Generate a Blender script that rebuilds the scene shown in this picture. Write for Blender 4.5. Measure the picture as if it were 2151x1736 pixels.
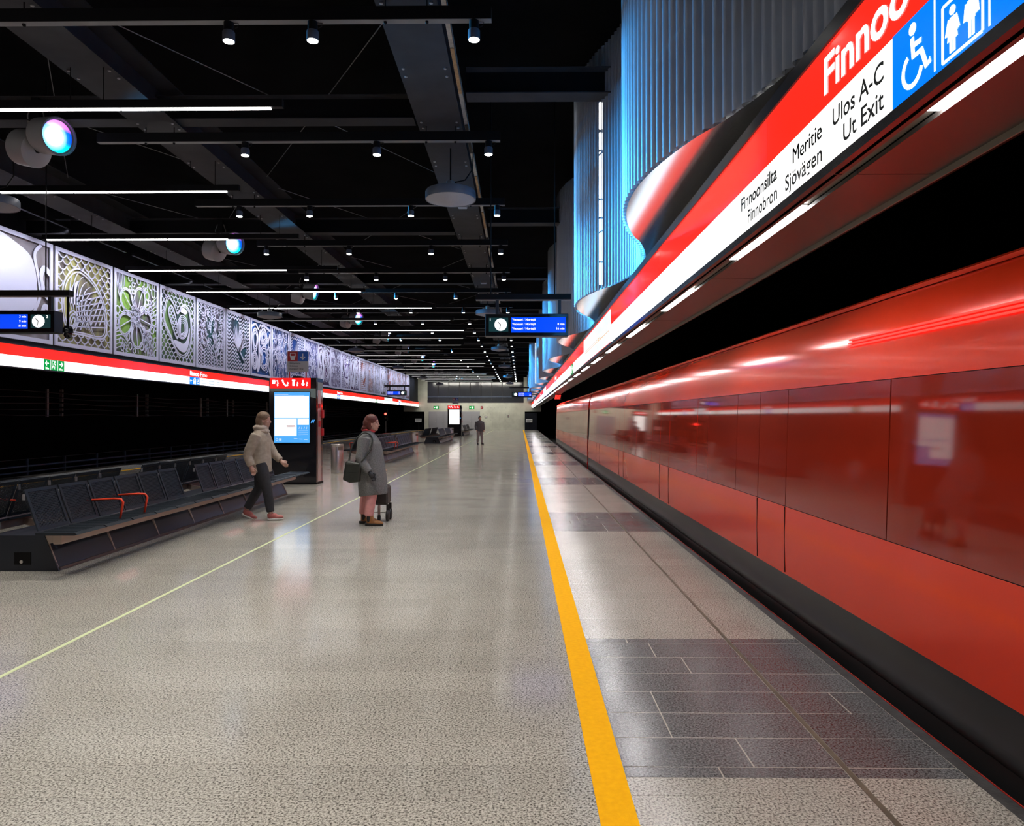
import bpy, math, random
from mathutils import Vector, Matrix
from mathutils.geometry import tessellate_polygon

# ------------------------------------------------------------------ scene, camera, world, exposure
scene = bpy.context.scene
for o in list(bpy.data.objects):
    bpy.data.objects.remove(o)
COL = scene.collection
R = math.radians
cam_data = bpy.data.cameras.new('camera')
cam_data.sensor_fit = 'HORIZONTAL'
cam_data.sensor_width = 36.0
cam_data.lens = 1480.0 / 2151.0 * 36.0
cam_data.clip_start = 0.05
cam_data.clip_end = 400
cam = bpy.data.objects.new('camera', cam_data)
COL.objects.link(cam)
EYE = 1.65
cam.location = (0, 0, EYE)
cam.rotation_euler = (R(90.31), 0, R(0.677))
scene.camera = cam

world = bpy.data.worlds.new('world')
scene.world = world
world.use_nodes = True
world.node_tree.nodes['Background'].inputs[0].default_value = (0.0, 0.0, 0.0, 1)
world.node_tree.nodes['Background'].inputs[1].default_value = 0.0

vs = scene.view_settings
vs.view_transform = 'Standard'
vs.look = 'None'
vs.gamma = 1.0
vs.use_curve_mapping = False
vs.exposure = 0.0
scene.cycles.use_denoising = True
scene.cycles.sample_clamp_indirect = 4.0
scene.cycles.use_adaptive_sampling = True
scene.cycles.adaptive_threshold = 0.06
scene.cycles.max_bounces = 4
scene.cycles.diffuse_bounces = 2
scene.cycles.glossy_bounces = 3
scene.cycles.transparent_max_bounces = 8

DOWNLIGHT_W = 350.0      # each ceiling downlight
BLUE_W = 10500.0          # each moving head aimed at the curtain
BAR_E = 16.0             # linear luminaires
FILL_W = 105.0           # each fill light added above the art panels
SIGN_WHITE = 1.55
SIGN_RED = 1.15

# ------------------------------------------------------------------ helpers
ORD = ['first', 'second', 'third', 'fourth', 'fifth', 'sixth', 'seventh', 'eighth', 'ninth', 'tenth',
       'eleventh', 'twelfth', 'thirteenth', 'fourteenth', 'fifteenth', 'sixteenth', 'seventeenth', 'eighteenth',
       'nineteenth', 'twentieth', 'twenty-first', 'twenty-second', 'twenty-third', 'twenty-fourth', 'twenty-fifth',
       'twenty-sixth', 'twenty-seventh', 'twenty-eighth', 'twenty-ninth', 'thirtieth', 'thirty-first',
       'thirty-second', 'thirty-third', 'thirty-fourth', 'thirty-fifth', 'thirty-sixth']


def tag(o, label=None, cat=None, group=None, kind=None):
    if label: o['label'] = label
    if cat: o['category'] = cat
    if group: o['group'] = group
    if kind: o['kind'] = kind
    return o


def empty(name, loc, label=None, cat=None, group=None, rz=0.0):
    o = bpy.data.objects.new(name, None)
    o.empty_display_size = 0.1
    o.location = loc
    o.rotation_euler = (0, 0, rz)
    COL.objects.link(o)
    return tag(o, label, cat, group)


def copy_tree(o, parent=None):
    c = o.copy()
    COL.objects.link(c)
    c.parent = parent
    for ch in list(o.children):
        copy_tree(ch, c)
    return c


def world_loc(o):
    v = Vector(o.location)
    if o.parent is not None:
        v += world_loc(o.parent)
    return v


class MB:
    """collects shapes; build() links them as one mesh object"""
    def __init__(s):
        s.v = []; s.f = []

    def add(s, vs, fs):
        n = len(s.v)
        s.v += [tuple(p) for p in vs]
        s.f += [tuple(i + n for i in f) for f in fs]
        return s

    def box(s, x0, x1, y0, y1, z0, z1, ch=0.0):
        if ch <= 0:
            return s.add([(x0, y0, z0), (x1, y0, z0), (x1, y1, z0), (x0, y1, z0), (x0, y0, z1), (x1, y0, z1), (x1, y1, z1), (x0, y1, z1)],
                         [(0, 3, 2, 1), (4, 5, 6, 7), (0, 1, 5, 4), (1, 2, 6, 5), (2, 3, 7, 6), (3, 0, 4, 7)])
        V = []
        idx = {}
        for sx in (0, 1):
            for sy in (0, 1):
                for sz in (0, 1):
                    X = (x0, x1)[sx]; Y = (y0, y1)[sy]; Z = (z0, z1)[sz]
                    dx = ch if sx == 0 else -ch; dy = ch if sy == 0 else -ch; dz = ch if sz == 0 else -ch
                    for a, p in (('x', (X, Y + dy, Z + dz)), ('y', (X + dx, Y, Z + dz)), ('z', (X + dx, Y + dy, Z))):
                        idx[(sx, sy, sz, a)] = len(V); V.append(p)
        F = []
        c = Vector(((x0 + x1) / 2, (y0 + y1) / 2, (z0 + z1) / 2))

        def face(ids):
            ps = [Vector(V[i]) for i in ids]
            n = (ps[1] - ps[0]).cross(ps[2] - ps[0])
            m = sum(ps, Vector()) / len(ps)
            F.append(tuple(ids) if n.dot(m - c) > 0 else tuple(reversed(ids)))
        for k in (0, 1):
            face([idx[(k, a, b, 'x')] for a, b in ((0, 0), (1, 0), (1, 1), (0, 1))])
            face([idx[(a, k, b, 'y')] for a, b in ((0, 0), (1, 0), (1, 1), (0, 1))])
            face([idx[(a, b, k, 'z')] for a, b in ((0, 0), (1, 0), (1, 1), (0, 1))])
        for a in (0, 1):
            for b in (0, 1):
                face([idx[(0, a, b, 'y')], idx[(1, a, b, 'y')], idx[(1, a, b, 'z')], idx[(0, a, b, 'z')]])
                face([idx[(a, 0, b, 'x')], idx[(a, 1, b, 'x')], idx[(a, 1, b, 'z')], idx[(a, 0, b, 'z')]])
                face([idx[(a, b, 0, 'x')], idx[(a, b, 1, 'x')], idx[(a, b, 1, 'y')], idx[(a, b, 0, 'y')]])
                for d in (0, 1):
                    face([idx[(a, b, d, 'x')], idx[(a, b, d, 'y')], idx[(a, b, d, 'z')]])
        return s.add(V, F)

    def prism(s, poly, axis, a, b):
        """extrude a 2D polygon along axis from a to b. axis 'y': poly=(x,z); 'x': (y,z); 'z': (x,y)"""
        def P(p, t):
            return {'y': (p[0], t, p[1]), 'x': (t, p[0], p[1]), 'z': (p[0], p[1], t)}[axis]
        n = len(poly)
        V = [P(p, a) for p in poly] + [P(p, b) for p in poly]
        F = [tuple(range(n)), tuple(range(2 * n - 1, n - 1, -1))]
        F += [(i, n + i, n + (i + 1) % n, (i + 1) % n) for i in range(n)]
        return s.add(V, F)

    def tube(s, pts, r, n=8, cap=True):
        pts = [Vector(p) for p in pts]
        rs = r if isinstance(r, (list, tuple)) else [r] * len(pts)
        V = []; F = []
        t0 = (pts[1] - pts[0]).normalized()
        up = Vector((0, 0, 1)) if abs(t0.z) < 0.9 else Vector((1, 0, 0))
        a = t0.cross(up).normalized()
        for i, p in enumerate(pts):
            t = (pts[min(i + 1, len(pts) - 1)] - pts[max(i - 1, 0)]).normalized()
            a = (a - t * a.dot(t))
            a = a.normalized() if a.length > 1e-6 else t.orthogonal().normalized()
            b = t.cross(a)
            for k in range(n):
                w = 2 * math.pi * k / n
                V.append(p + (a * math.cos(w) + b * math.sin(w)) * rs[i])
        for i in range(len(pts) - 1):
            for k in range(n):
                k2 = (k + 1) % n
                F.append((i * n + k, i * n + k2, (i + 1) * n + k2, (i + 1) * n + k))
        if cap:
            F.append(tuple(range(n - 1, -1, -1)))
            F.append(tuple(range((len(pts) - 1) * n, len(pts) * n)))
        return s.add(V, F)

    def lathe(s, prof, o, ax=(0, 0, 1), n=24, cap=True):
        """profile [(radius, height)] around axis ax through o"""
        o = Vector(o); ax = Vector(ax).normalized()
        a = ax.orthogonal().normalized(); b = ax.cross(a)
        V = []; F = []
        for r, h in prof:
            for k in range(n):
                w = 2 * math.pi * k / n
                V.append(o + ax * h + (a * math.cos(w) + b * math.sin(w)) * max(r, 1e-5))
        for i in range(len(prof) - 1):
            for k in range(n):
                k2 = (k + 1) % n
                F.append((i * n + k, i * n + k2, (i + 1) * n + k2, (i + 1) * n + k))
        if cap:
            F.append(tuple(range(n - 1, -1, -1)))
            F.append(tuple(range((len(prof) - 1) * n, len(prof) * n)))
        return s.add(V, F)

    def ell(s, c, r, n=16, m=10):
        V = []; F = []
        for i in range(m + 1):
            th = math.pi * i / m
            for k in range(n):
                w = 2 * math.pi * k / n
                V.append((c[0] + r[0] * math.sin(th) * math.cos(w), c[1] + r[1] * math.sin(th) * math.sin(w), c[2] - r[2] * math.cos(th)))
        for i in range(m):
            for k in range(n):
                k2 = (k + 1) % n
                F.append((i * n + k, i * n + k2, (i + 1) * n + k2, (i + 1) * n + k))
        return s.add(V, F)

    def rings(s, rr, n=24):
        """stacked horizontal ellipses (cx, cy, z, rx, ry); z may be a function of angle"""
        V = []; F = []
        for cx, cy, z, rx, ry in rr:
            for k in range(n):
                w = 2 * math.pi * k / n
                zz = z(w) if callable(z) else z
                V.append((cx + rx * math.cos(w), cy + ry * math.sin(w), zz))
        for i in range(len(rr) - 1):
            for k in range(n):
                k2 = (k + 1) % n
                F.append((i * n + k, i * n + k2, (i + 1) * n + k2, (i + 1) * n + k))
        F.append(tuple(range(n - 1, -1, -1)))
        F.append(tuple(range((len(rr) - 1) * n, len(rr) * n)))
        return s.add(V, F)

    def mesh(s, name, off=Vector((0, 0, 0)), smooth=False):
        m = bpy.data.meshes.new(name)
        m.from_pydata([(p[0] - off.x, p[1] - off.y, p[2] - off.z) for p in s.v], [], s.f)
        m.update()
        if smooth:
            m.polygons.foreach_set('use_smooth', [True] * len(m.polygons))
        return m

    def build(s, name, mat, parent=None, smooth=False, auto=None):
        off = world_loc(parent) if parent is not None else Vector((0, 0, 0))
        m = s.mesh(name, off, smooth)
        if auto:
            set_sharp(m, auto)
        return obj(name, m, mat, parent)


def set_sharp(m, deg):
    m.polygons.foreach_set('use_smooth', [True] * len(m.polygons))
    try:
        m.set_sharp_from_angle(angle=R(deg))
    except Exception:
        pass


def obj(name, mesh, mat, parent=None, loc=None):
    o = bpy.data.objects.new(name, mesh)
    COL.objects.link(o)
    if mat is not None and len(mesh.materials) == 0:
        mesh.materials.append(mat)
    if parent is not None:
        o.parent = parent
    if loc is not None:
        o.location = loc
    return o


class Flat(MB):
    """2D drawing on a plane given by origin and two unit axes; pieces get thickness t"""
    def __init__(s, o, ux, uy, t=0.004):
        super().__init__()
        s.o = Vector(o); s.ux = Vector(ux); s.uy = Vector(uy); s.n = s.ux.cross(s.uy); s.t = t

    def P(s, p, h=0.0):
        return s.o + s.ux * p[0] + s.uy * p[1] + s.n * h

    def poly(s, pts):
        tris = tessellate_polygon([[Vector((p[0], p[1], 0)) for p in pts]])
        area = sum(pts[i][0] * pts[(i + 1) % len(pts)][1] - pts[(i + 1) % len(pts)][0] * pts[i][1] for i in range(len(pts)))
        if area < 0:
            pts = list(reversed(pts))
            tris = tessellate_polygon([[Vector((p[0], p[1], 0)) for p in pts]])
        n = len(pts)
        F = []
        for a, b, c in tris:
            cr = (pts[b][0] - pts[a][0]) * (pts[c][1] - pts[a][1]) - (pts[c][0] - pts[a][0]) * (pts[b][1] - pts[a][1])
            F.append((a, b, c) if cr > 0 else (a, c, b))
        F += [(i, n + i, n + (i + 1) % n, (i + 1) % n) for i in range(n)]
        return s.add([s.P(p, s.t) for p in pts] + [s.P(p, 0) for p in pts], F)

    def rect(s, x0, x1, y0, y1):
        return s.poly([(x0, y0), (x1, y0), (x1, y1), (x0, y1)])

    def ribbon(s, pts, w, closed=False, taper=False):
        n = len(pts)
        if n < 2: return s
        L = []; Rr = []
        for i, p in enumerate(pts):
            if closed:
                a = pts[i - 1]; b = pts[(i + 1) % n]
            else:
                a = pts[max(i - 1, 0)]; b = pts[min(i + 1, n - 1)]
            dx, dy = b[0] - a[0], b[1] - a[1]
            d = math.hypot(dx, dy) or 1
            ww = w / 2
            if taper:
                ww *= max(0.12, math.sin(math.pi * (i + 0.4) / (n - 0.2)))
            L.append((p[0] - dy / d * ww, p[1] + dx / d * ww)); Rr.append((p[0] + dy / d * ww, p[1] - dx / d * ww))
        V = [s.P(p, s.t) for p in L] + [s.P(p, s.t) for p in Rr] + [s.P(p, 0) for p in L] + [s.P(p, 0) for p in Rr]
        F = []
        for i in range(n if closed else n - 1):
            j = (i + 1) % n
            F.append((i, n + i, n + j, j))
            F.append((2 * n + i, i, j, 2 * n + j))
            F.append((n + i, 3 * n + i, 3 * n + j, n + j))
        return s.add(V, F)

    def disc(s, c, r, n=20, ry=None):
        ry = ry or r
        return s.poly([(c[0] + r * math.cos(2 * math.pi * k / n), c[1] + ry * math.sin(2 * math.pi * k / n)) for k in range(n)])

    def arc(s, c, r, a0, a1, w, n=14, ry=None):
        ry = ry or r
        return s.ribbon([(c[0] + r * math.cos(a0 + (a1 - a0) * k / n), c[1] + ry * math.sin(a0 + (a1 - a0) * k / n)) for k in range(n + 1)], w)


# text meshes, made once each
_tx = {}


def text_mesh(body, bold=0.0):
    key = (body, bold)
    if key not in _tx:
        cu = bpy.data.curves.new('t', 'FONT')
        cu.body = body
        cu.offset = bold
        cu.resolution_u = 4
        o = bpy.data.objects.new('t', cu)
        COL.objects.link(o)
        dg = bpy.context.evaluated_depsgraph_get()
        m = bpy.data.meshes.new_from_object(o.evaluated_get(dg))
        V = [(v.co.x, v.co.y) for v in m.vertices]
        F = [tuple(p.vertices) for p in m.polygons]
        bpy.data.objects.remove(o)
        bpy.data.curves.remove(cu)
        bpy.data.meshes.remove(m)
        _tx[key] = (V, F)
    return _tx[key]


CAP = None


def put_text(F, body, x, y, cap, align='L', bold=0.0, width=None):
    """writes body on Flat F; x,y = baseline anchor, cap = capital height, optional total width"""
    global CAP
    if CAP is None:
        V, _ = text_mesh('H')
        CAP = max(p[1] for p in V)
    V, fs = text_mesh(body, bold)
    if not V: return F
    k = cap / CAP
    x0 = min(p[0] for p in V); x1 = max(p[0] for p in V)
    kx = k if width is None else width / (x1 - x0)
    ox = {'L': x - x0 * kx, 'R': x - x1 * kx, 'C': x - (x0 + x1) / 2 * kx}[align]
    pts = [F.P((ox + p[0] * kx, y + p[1] * k), F.t) for p in V]
    n = F.n
    out = []
    for f in fs:
        a, b, c = (pts[f[0]], pts[f[1]], pts[f[2]])
        out.append(f if (b - a).cross(c - a).dot(n) >= 0 else tuple(reversed(f)))
    F.add(pts, out)
    return F


def bez(pts, n=40, closed=False):
    """Catmull-Rom through 2D points"""
    m = len(pts)
    out = []
    segs = m if closed else m - 1
    per = max(2, n // segs)
    for i in range(segs):
        if closed:
            p0, p1, p2, p3 = pts[(i - 1) % m], pts[i], pts[(i + 1) % m], pts[(i + 2) % m]
        else:
            p0, p1, p2, p3 = pts[max(i - 1, 0)], pts[i], pts[i + 1], pts[min(i + 2, m - 1)]
        for k in range(per):
            t = k / per
            out.append(tuple(0.5 * (2 * p1[d] + (p2[d] - p0[d]) * t + (2 * p0[d] - 5 * p1[d] + 4 * p2[d] - p3[d]) * t * t
                                    + (3 * p1[d] - p0[d] - 3 * p2[d] + p3[d]) * t ** 3) for d in range(len(p1))))
    if not closed:
        out.append(pts[-1])
    return out


def remeshed(mb, voxel, smooth=4):
    """one continuous surface from overlapping closed shapes"""
    m = mb.mesh('tmp')
    o = bpy.data.objects.new('tmp', m)
    COL.objects.link(o)
    r = o.modifiers.new('r', 'REMESH'); r.mode = 'VOXEL'; r.voxel_size = voxel
    if smooth:
        s = o.modifiers.new('s', 'SMOOTH'); s.iterations = smooth; s.factor = 0.5
    dg = bpy.context.evaluated_depsgraph_get()
    out = bpy.data.meshes.new_from_object(o.evaluated_get(dg))
    bpy.data.objects.remove(o)
    bpy.data.meshes.remove(m)
    out.polygons.foreach_set('use_smooth', [True] * len(out.polygons))
    return out


# ------------------------------------------------------------------ materials
def mat(name, col, rough=0.5, metal=0.0, emit=None, es=0.0, noise=None, bump=0.0, coat=0.0, spec=0.5, bscale=None):
    """principled material; noise=(scale, amount) varies the base colour"""
    m = bpy.data.materials.new(name)
    m.use_nodes = True
    nt = m.node_tree
    b = nt.nodes['Principled BSDF']
    b.inputs['Base Color'].default_value = (*col, 1)
    b.inputs['Roughness'].default_value = rough
    b.inputs['Metallic'].default_value = metal
    b.inputs['Specular IOR Level'].default_value = spec
    b.inputs['Coat Weight'].default_value = coat
    b.inputs['Coat Roughness'].default_value = 0.05
    if emit is not None:
        b.inputs['Emission Color'].default_value = (*emit, 1)
        b.inputs['Emission Strength'].default_value = es
    if noise or bump:
        tc = nt.nodes.new('ShaderNodeTexCoord')
        nz = nt.nodes.new('ShaderNodeTexNoise')
        nz.inputs['Scale'].default_value = noise[0] if noise else (bscale or 40)
        nz.inputs['Detail'].default_value = 4
        nt.links.new(tc.outputs['Object'], nz.inputs['Vector'])
        if noise:
            rp = nt.nodes.new('ShaderNodeValToRGB')
            a = noise[1]
            rp.color_ramp.elements[0].position = 0.3
            rp.color_ramp.elements[1].position = 0.7
            rp.color_ramp.elements[0].color = (*[max(0, c * (1 - a)) for c in col], 1)
            rp.color_ramp.elements[1].color = (*[min(1, c * (1 + a)) for c in col], 1)
            nt.links.new(nz.outputs['Fac'], rp.inputs['Fac'])
            nt.links.new(rp.outputs['Color'], b.inputs['Base Color'])
        if bump:
            bp = nt.nodes.new('ShaderNodeBump')
            bp.inputs['Strength'].default_value = bump
            bp.inputs['Distance'].default_value = 0.01
            if bscale and noise:
                nz2 = nt.nodes.new('ShaderNodeTexNoise')
                nz2.inputs['Scale'].default_value = bscale
                nt.links.new(tc.outputs['Object'], nz2.inputs['Vector'])
                nt.links.new(nz2.outputs['Fac'], bp.inputs['Height'])
            else:
                nt.links.new(nz.outputs['Fac'], bp.inputs['Height'])
            nt.links.new(bp.outputs['Normal'], b.inputs['Normal'])
    return m


def granite(name, dark, mid, light, rough, per_object, tint=0.10, amount=0.5):
    """speckled polished stone, colour varies from slab to slab"""
    m = bpy.data.materials.new(name)
    m.use_nodes = True
    nt = m.node_tree
    b = nt.nodes['Principled BSDF']
    g = nt.nodes.new('ShaderNodeNewGeometry')
    n1 = nt.nodes.new('ShaderNodeTexNoise')
    n1.inputs['Scale'].default_value = 92
    n1.inputs['Detail'].default_value = 3
    n1.inputs['Roughness'].default_value = 0.7
    nt.links.new(g.outputs['Position'], n1.inputs['Vector'])
    rp = nt.nodes.new('ShaderNodeValToRGB')
    e = rp.color_ramp.elements
    e[0].position = 0.385; e[0].color = (*dark, 1)
    e[1].position = 0.585; e[1].color = (*light, 1)
    q = e.new(0.47); q.color = (*mid, 1)
    nt.links.new(n1.outputs['Fac'], rp.inputs['Fac'])
    n2 = nt.nodes.new('ShaderNodeTexNoise')
    n2.inputs['Scale'].default_value = 0.9
    n2.inputs['Detail'].default_value = 4
    nt.links.new(g.outputs['Position'], n2.inputs['Vector'])
    if per_object:
        oi = nt.nodes.new('ShaderNodeObjectInfo'); rnd = oi.outputs['Random']
    else:
        rnd = g.outputs['Random Per Island']
    ad = nt.nodes.new('ShaderNodeMath'); ad.operation = 'ADD'
    nt.links.new(rnd, ad.inputs[0]); nt.links.new(n2.outputs['Fac'], ad.inputs[1])
    mr = nt.nodes.new('ShaderNodeMapRange')
    mr.inputs['From Min'].default_value = 0.2; mr.inputs['From Max'].default_value = 1.8
    mr.inputs['To Min'].default_value = 1 - tint; mr.inputs['To Max'].default_value = 1 + tint
    nt.links.new(ad.outputs[0], mr.inputs['Value'])
    mx = nt.nodes.new('ShaderNodeVectorMath'); mx.operation = 'SCALE'
    nt.links.new(rp.outputs['Color'], mx.inputs[0]); nt.links.new(mr.outputs['Result'], mx.inputs['Scale'])
    nt.links.new(mx.outputs['Vector'], b.inputs['Base Color'])
    r2 = nt.nodes.new('ShaderNodeMapRange')
    r2.inputs['To Min'].default_value = rough * 0.75; r2.inputs['To Max'].default_value = rough * 1.3
    nt.links.new(n2.outputs['Fac'], r2.inputs['Value'])
    nt.links.new(r2.outputs['Result'], b.inputs['Roughness'])
    return m


def two_tone(name, a, c, axis_scale=1.0):
    """painted backing board with soft vertical streaks between two colours"""
    m = bpy.data.materials.new(name)
    m.use_nodes = True
    nt = m.node_tree
    b = nt.nodes['Principled BSDF']
    b.inputs['Roughness'].default_value = 0.5
    tc = nt.nodes.new('ShaderNodeTexCoord')
    mp = nt.nodes.new('ShaderNodeMapping')
    mp.inputs['Scale'].default_value = (1.0, 1.3, 0.35)
    nz = nt.nodes.new('ShaderNodeTexNoise')
    nz.inputs['Scale'].default_value = 1.4 * axis_scale
    nz.inputs['Detail'].default_value = 5
    rp = nt.nodes.new('ShaderNodeValToRGB')
    rp.color_ramp.elements[0].position = 0.42; rp.color_ramp.elements[0].color = (*a, 1)
    rp.color_ramp.elements[1].position = 0.58; rp.color_ramp.elements[1].color = (*c, 1)
    nt.links.new(tc.outputs['Object'], mp.inputs['Vector'])
    nt.links.new(mp.outputs['Vector'], nz.inputs['Vector'])
    nt.links.new(nz.outputs['Fac'], rp.inputs['Fac'])
    nt.links.new(rp.outputs['Color'], b.inputs['Base Color'])
    return m


def emis(name, col, s, rough=0.25, base=None, spec=0.4):
    return mat(name, base or tuple(min(0.8, c * 0.6) for c in col), rough, 0, col, s, spec=spec)


def mesh_curtain_mat():
    """perforated sheet: part of the light passes through the fine holes"""
    m = bpy.data.materials.new('perforated_metal')
    m.use_nodes = True
    nt = m.node_tree
    b = nt.nodes['Principled BSDF']
    b.inputs['Base Color'].default_value = (0.56, 0.63, 0.76, 1)
    b.inputs['Metallic'].default_value = 0.35
    b.inputs['Roughness'].default_value = 0.38
    tr = nt.nodes.new('ShaderNodeBsdfTransparent')
    mx = nt.nodes.new('ShaderNodeMixShader')
    mx.inputs['Fac'].default_value = 0.66
    nt.links.new(tr.outputs[0], mx.inputs[1])
    nt.links.new(b.outputs[0], mx.inputs[2])
    nt.links.new(mx.outputs[0], nt.nodes['Material Output'].inputs['Surface'])
    return m


M = {}
M['granite'] = granite('light_granite', (0.075, 0.070, 0.060), (0.325, 0.306, 0.268), (0.55, 0.525, 0.465), 0.14, True)
M['granite_far'] = granite('light_granite_far', (0.075, 0.070, 0.060), (0.325, 0.306, 0.268), (0.55, 0.525, 0.465), 0.14, False)
M['dark_granite'] = granite('dark_granite', (0.028, 0.029, 0.031), (0.082, 0.084, 0.088), (0.20, 0.20, 0.205), 0.22, True, 0.22)
M['dark_granite_far'] = granite('dark_granite_far', (0.028, 0.029, 0.031), (0.082, 0.084, 0.088), (0.20, 0.20, 0.205), 0.22, False, 0.22)
M['edge_granite'] = granite('edge_granite', (0.075, 0.070, 0.060), (0.325, 0.306, 0.268), (0.55, 0.525, 0.465), 0.23, True)
M['edge_granite_far'] = granite('edge_granite_far', (0.075, 0.070, 0.060), (0.325, 0.306, 0.268), (0.55, 0.525, 0.465), 0.23, False)
M['grout'] = mat('grout', (0.40, 0.37, 0.32), 0.8, noise=(20, 0.15))
M['yellow'] = mat('yellow_tactile', (1.0, 0.47, 0.0), 0.75, spec=0.15, noise=(30, 0.08), bump=0.25, bscale=220)
M['groove'] = mat('groove', (0.12, 0.095, 0.065), 0.6, noise=(8, 0.25))
M['pale_strip'] = mat('pale_strip', (0.60, 0.66, 0.38), 0.5)
M['kerb'] = mat('kerb', (0.055, 0.055, 0.056), 0.5, noise=(14, 0.35), bump=0.2, bscale=60)
M['kerb_line'] = mat('kerb_line', (0.45, 0.02, 0.015), 0.5)
M['black'] = mat('black_rough', (0.003, 0.003, 0.0034), 0.9, noise=(1.3, 0.5), bump=0.6, bscale=2.0, spec=0.05)
M['tunnel'] = mat('tunnel_rock', (0.003, 0.003, 0.0035), 0.9, noise=(0.8, 0.5), bump=0.5, bscale=1.5, spec=0.05)
M['navy_wall'] = mat('navy_wall', (0.009, 0.011, 0.017), 0.6, noise=(2, 0.2), spec=0.15)
M['black_metal'] = mat('black_metal', (0.005, 0.005, 0.006), 0.5, 0.0, spec=0.15)
M['rail_under'] = mat('rail_underside', (0.15, 0.15, 0.155), 0.45, noise=(3, 0.1))
M['beam'] = mat('beam_grey', (0.040, 0.040, 0.044), 0.6, noise=(2.5, 0.15), spec=0.1)
M['bolt'] = mat('bolt', (0.35, 0.35, 0.36), 0.35, 0.6)
M['galv'] = mat('galvanised', (0.38, 0.37, 0.34), 0.45, 0.5, noise=(20, 0.2))
M['cable_orange'] = mat('cable_wood', (0.35, 0.20, 0.08), 0.6, noise=(15, 0.3))
M['wire'] = mat('wire', (0.20, 0.20, 0.20), 0.5, 0.3)
M['soffit'] = mat('soffit_panel', (0.060, 0.052, 0.048), 0.33, 0.0, noise=(1.2, 0.1))
M['satin_plate'] = mat('satin_plate', (0.62, 0.62, 0.62), 0.15, 0.95)
M['trim'] = mat('sign_trim', (0.03, 0.032, 0.04), 0.25, 0.3)
M['channel'] = mat('channel', (0.30, 0.27, 0.23), 0.4, 0.4)
M['curtain'] = mesh_curtain_mat()
M['red_light'] = emis('sign_red', (1.0, 0.022, 0.010), SIGN_RED, 0.12, (0.5, 0.01, 0.008))
M['white_light'] = emis('sign_white', (1.0, 1.0, 0.97), SIGN_WHITE, 0.12)
M['blue_light'] = emis('sign_blue', (0.0, 0.20, 0.95), 1.1, 0.15)
M['map_light'] = emis('sign_map', (0.86, 0.96, 1.0), 1.0, 0.15)
M['green_light'] = emis('sign_green', (0.0, 0.30, 0.045), 1.0, 0.15)
M['print_white'] = emis('print_white', (1, 1, 1), 1.6)
M['print_dark'] = mat('print_dark', (0.03, 0.04, 0.045), 0.5)
M['print_grey'] = emis('print_grey', (0.55, 0.68, 0.80), 0.9)
M['print_orange'] = emis('print_orange', (0.9, 0.45, 0.12), 0.7)
M['bar_light'] = emis('bar_light', (1.0, 0.97, 0.93), BAR_E)
M['bar_low'] = emis('bar_light_low', (1.0, 0.97, 0.93), 0.8)
M['bar_dim'] = emis('bar_light_dimmed', (1.0, 0.97, 0.93), 0.35)
M['strip_light'] = emis('strip_light', (1.0, 0.98, 0.98), 72.0)
M['tube_light'] = emis('tube_light', (0.97, 1.0, 1.0), 7.0)
M['lens'] = emis('downlight_lens', (1.0, 0.98, 0.93), 30.0)
M['red_lamp'] = emis('red_lamp', (1.0, 0.03, 0.02), 14.0)
M['red_led'] = emis('red_led', (1.0, 0.03, 0.02), 2.2)
M['fixture'] = mat('fixture_grey', (0.27, 0.27, 0.28), 0.42, 0.2)
M['fixture_rim'] = mat('fixture_rim', (0.22, 0.22, 0.23), 0.3, 0.5)
M['speaker'] = mat('speaker_shell', (0.10, 0.12, 0.16), 0.45)
M['speaker_grille'] = mat('speaker_grille', (0.34, 0.34, 0.36), 0.6, noise=(220, 0.2))
M['train_red'] = mat('train_red', (0.97, 0.055, 0.016), 0.17, 0.20, coat=0.10, noise=(0.6, 0.04), spec=0.42)
M['train_glass'] = mat('train_tinted_glass', (0.32, 0.024, 0.010), 0.045, coat=0.0, spec=0.55)
M['train_skirt'] = mat('train_skirt', (0.020, 0.020, 0.021), 0.32, noise=(0.7, 0.2))
M['train_roof'] = mat('train_roof', (0.45, 0.035, 0.02), 0.35)
M['seam'] = mat('seam_rubber', (0.035, 0.006, 0.005), 0.5)
M['bench_mesh'] = mat('bench_metal', (0.014, 0.020, 0.028), 0.42, 0.1, spec=0.35)
M['bench_base'] = mat('bench_base', (0.012, 0.017, 0.028), 0.35)
M['bench_rail'] = mat('bench_rail', (0.42, 0.33, 0.28), 0.4, 0.25, noise=(3, 0.1))
M['bench_plinth'] = mat('bench_plinth', (0.16, 0.12, 0.10), 0.5)
M['armrest'] = mat('armrest_red', (0.80, 0.055, 0.015), 0.4)
M['steel'] = mat('brushed_steel', (0.60, 0.57, 0.55), 0.30, 0.9, noise=(6, 0.08))
M['kiosk'] = mat('kiosk_black', (0.010, 0.010, 0.013), 0.10, coat=0.4)
M['kiosk_grey'] = mat('kiosk_grey', (0.25, 0.31, 0.30), 0.4)
M['kiosk_head'] = emis('kiosk_head', (1.0, 0.012, 0.012), 1.0)
M['screen_blue'] = emis('screen_blue', (0.07, 0.36, 0.85), 1.0)
M['screen_white'] = emis('screen_white', (0.93, 0.98, 1.0), 1.35)
M['screen_warm'] = emis('screen_warm', (1.0, 0.95, 0.90), 1.7)
M['sign_red_plate'] = mat('sign_red_plate', (0.42, 0.02, 0.025), 0.4)
M['sign_blue_plate'] = mat('sign_blue_plate', (0.01, 0.11, 0.50), 0.4)
M['sign_grey_plate'] = mat('sign_grey_plate', (0.50, 0.50, 0.50), 0.4)
M['white_paint'] = mat('white_paint', (0.75, 0.75, 0.75), 0.4)
M['device_red'] = mat('device_red', (0.55, 0.012, 0.02), 0.3)
M['disp_front'] = mat('display_front', (0.006, 0.008, 0.010), 0.12)
M['disp_body'] = mat('display_body', (0.03, 0.034, 0.042), 0.35, 0.3)
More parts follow.
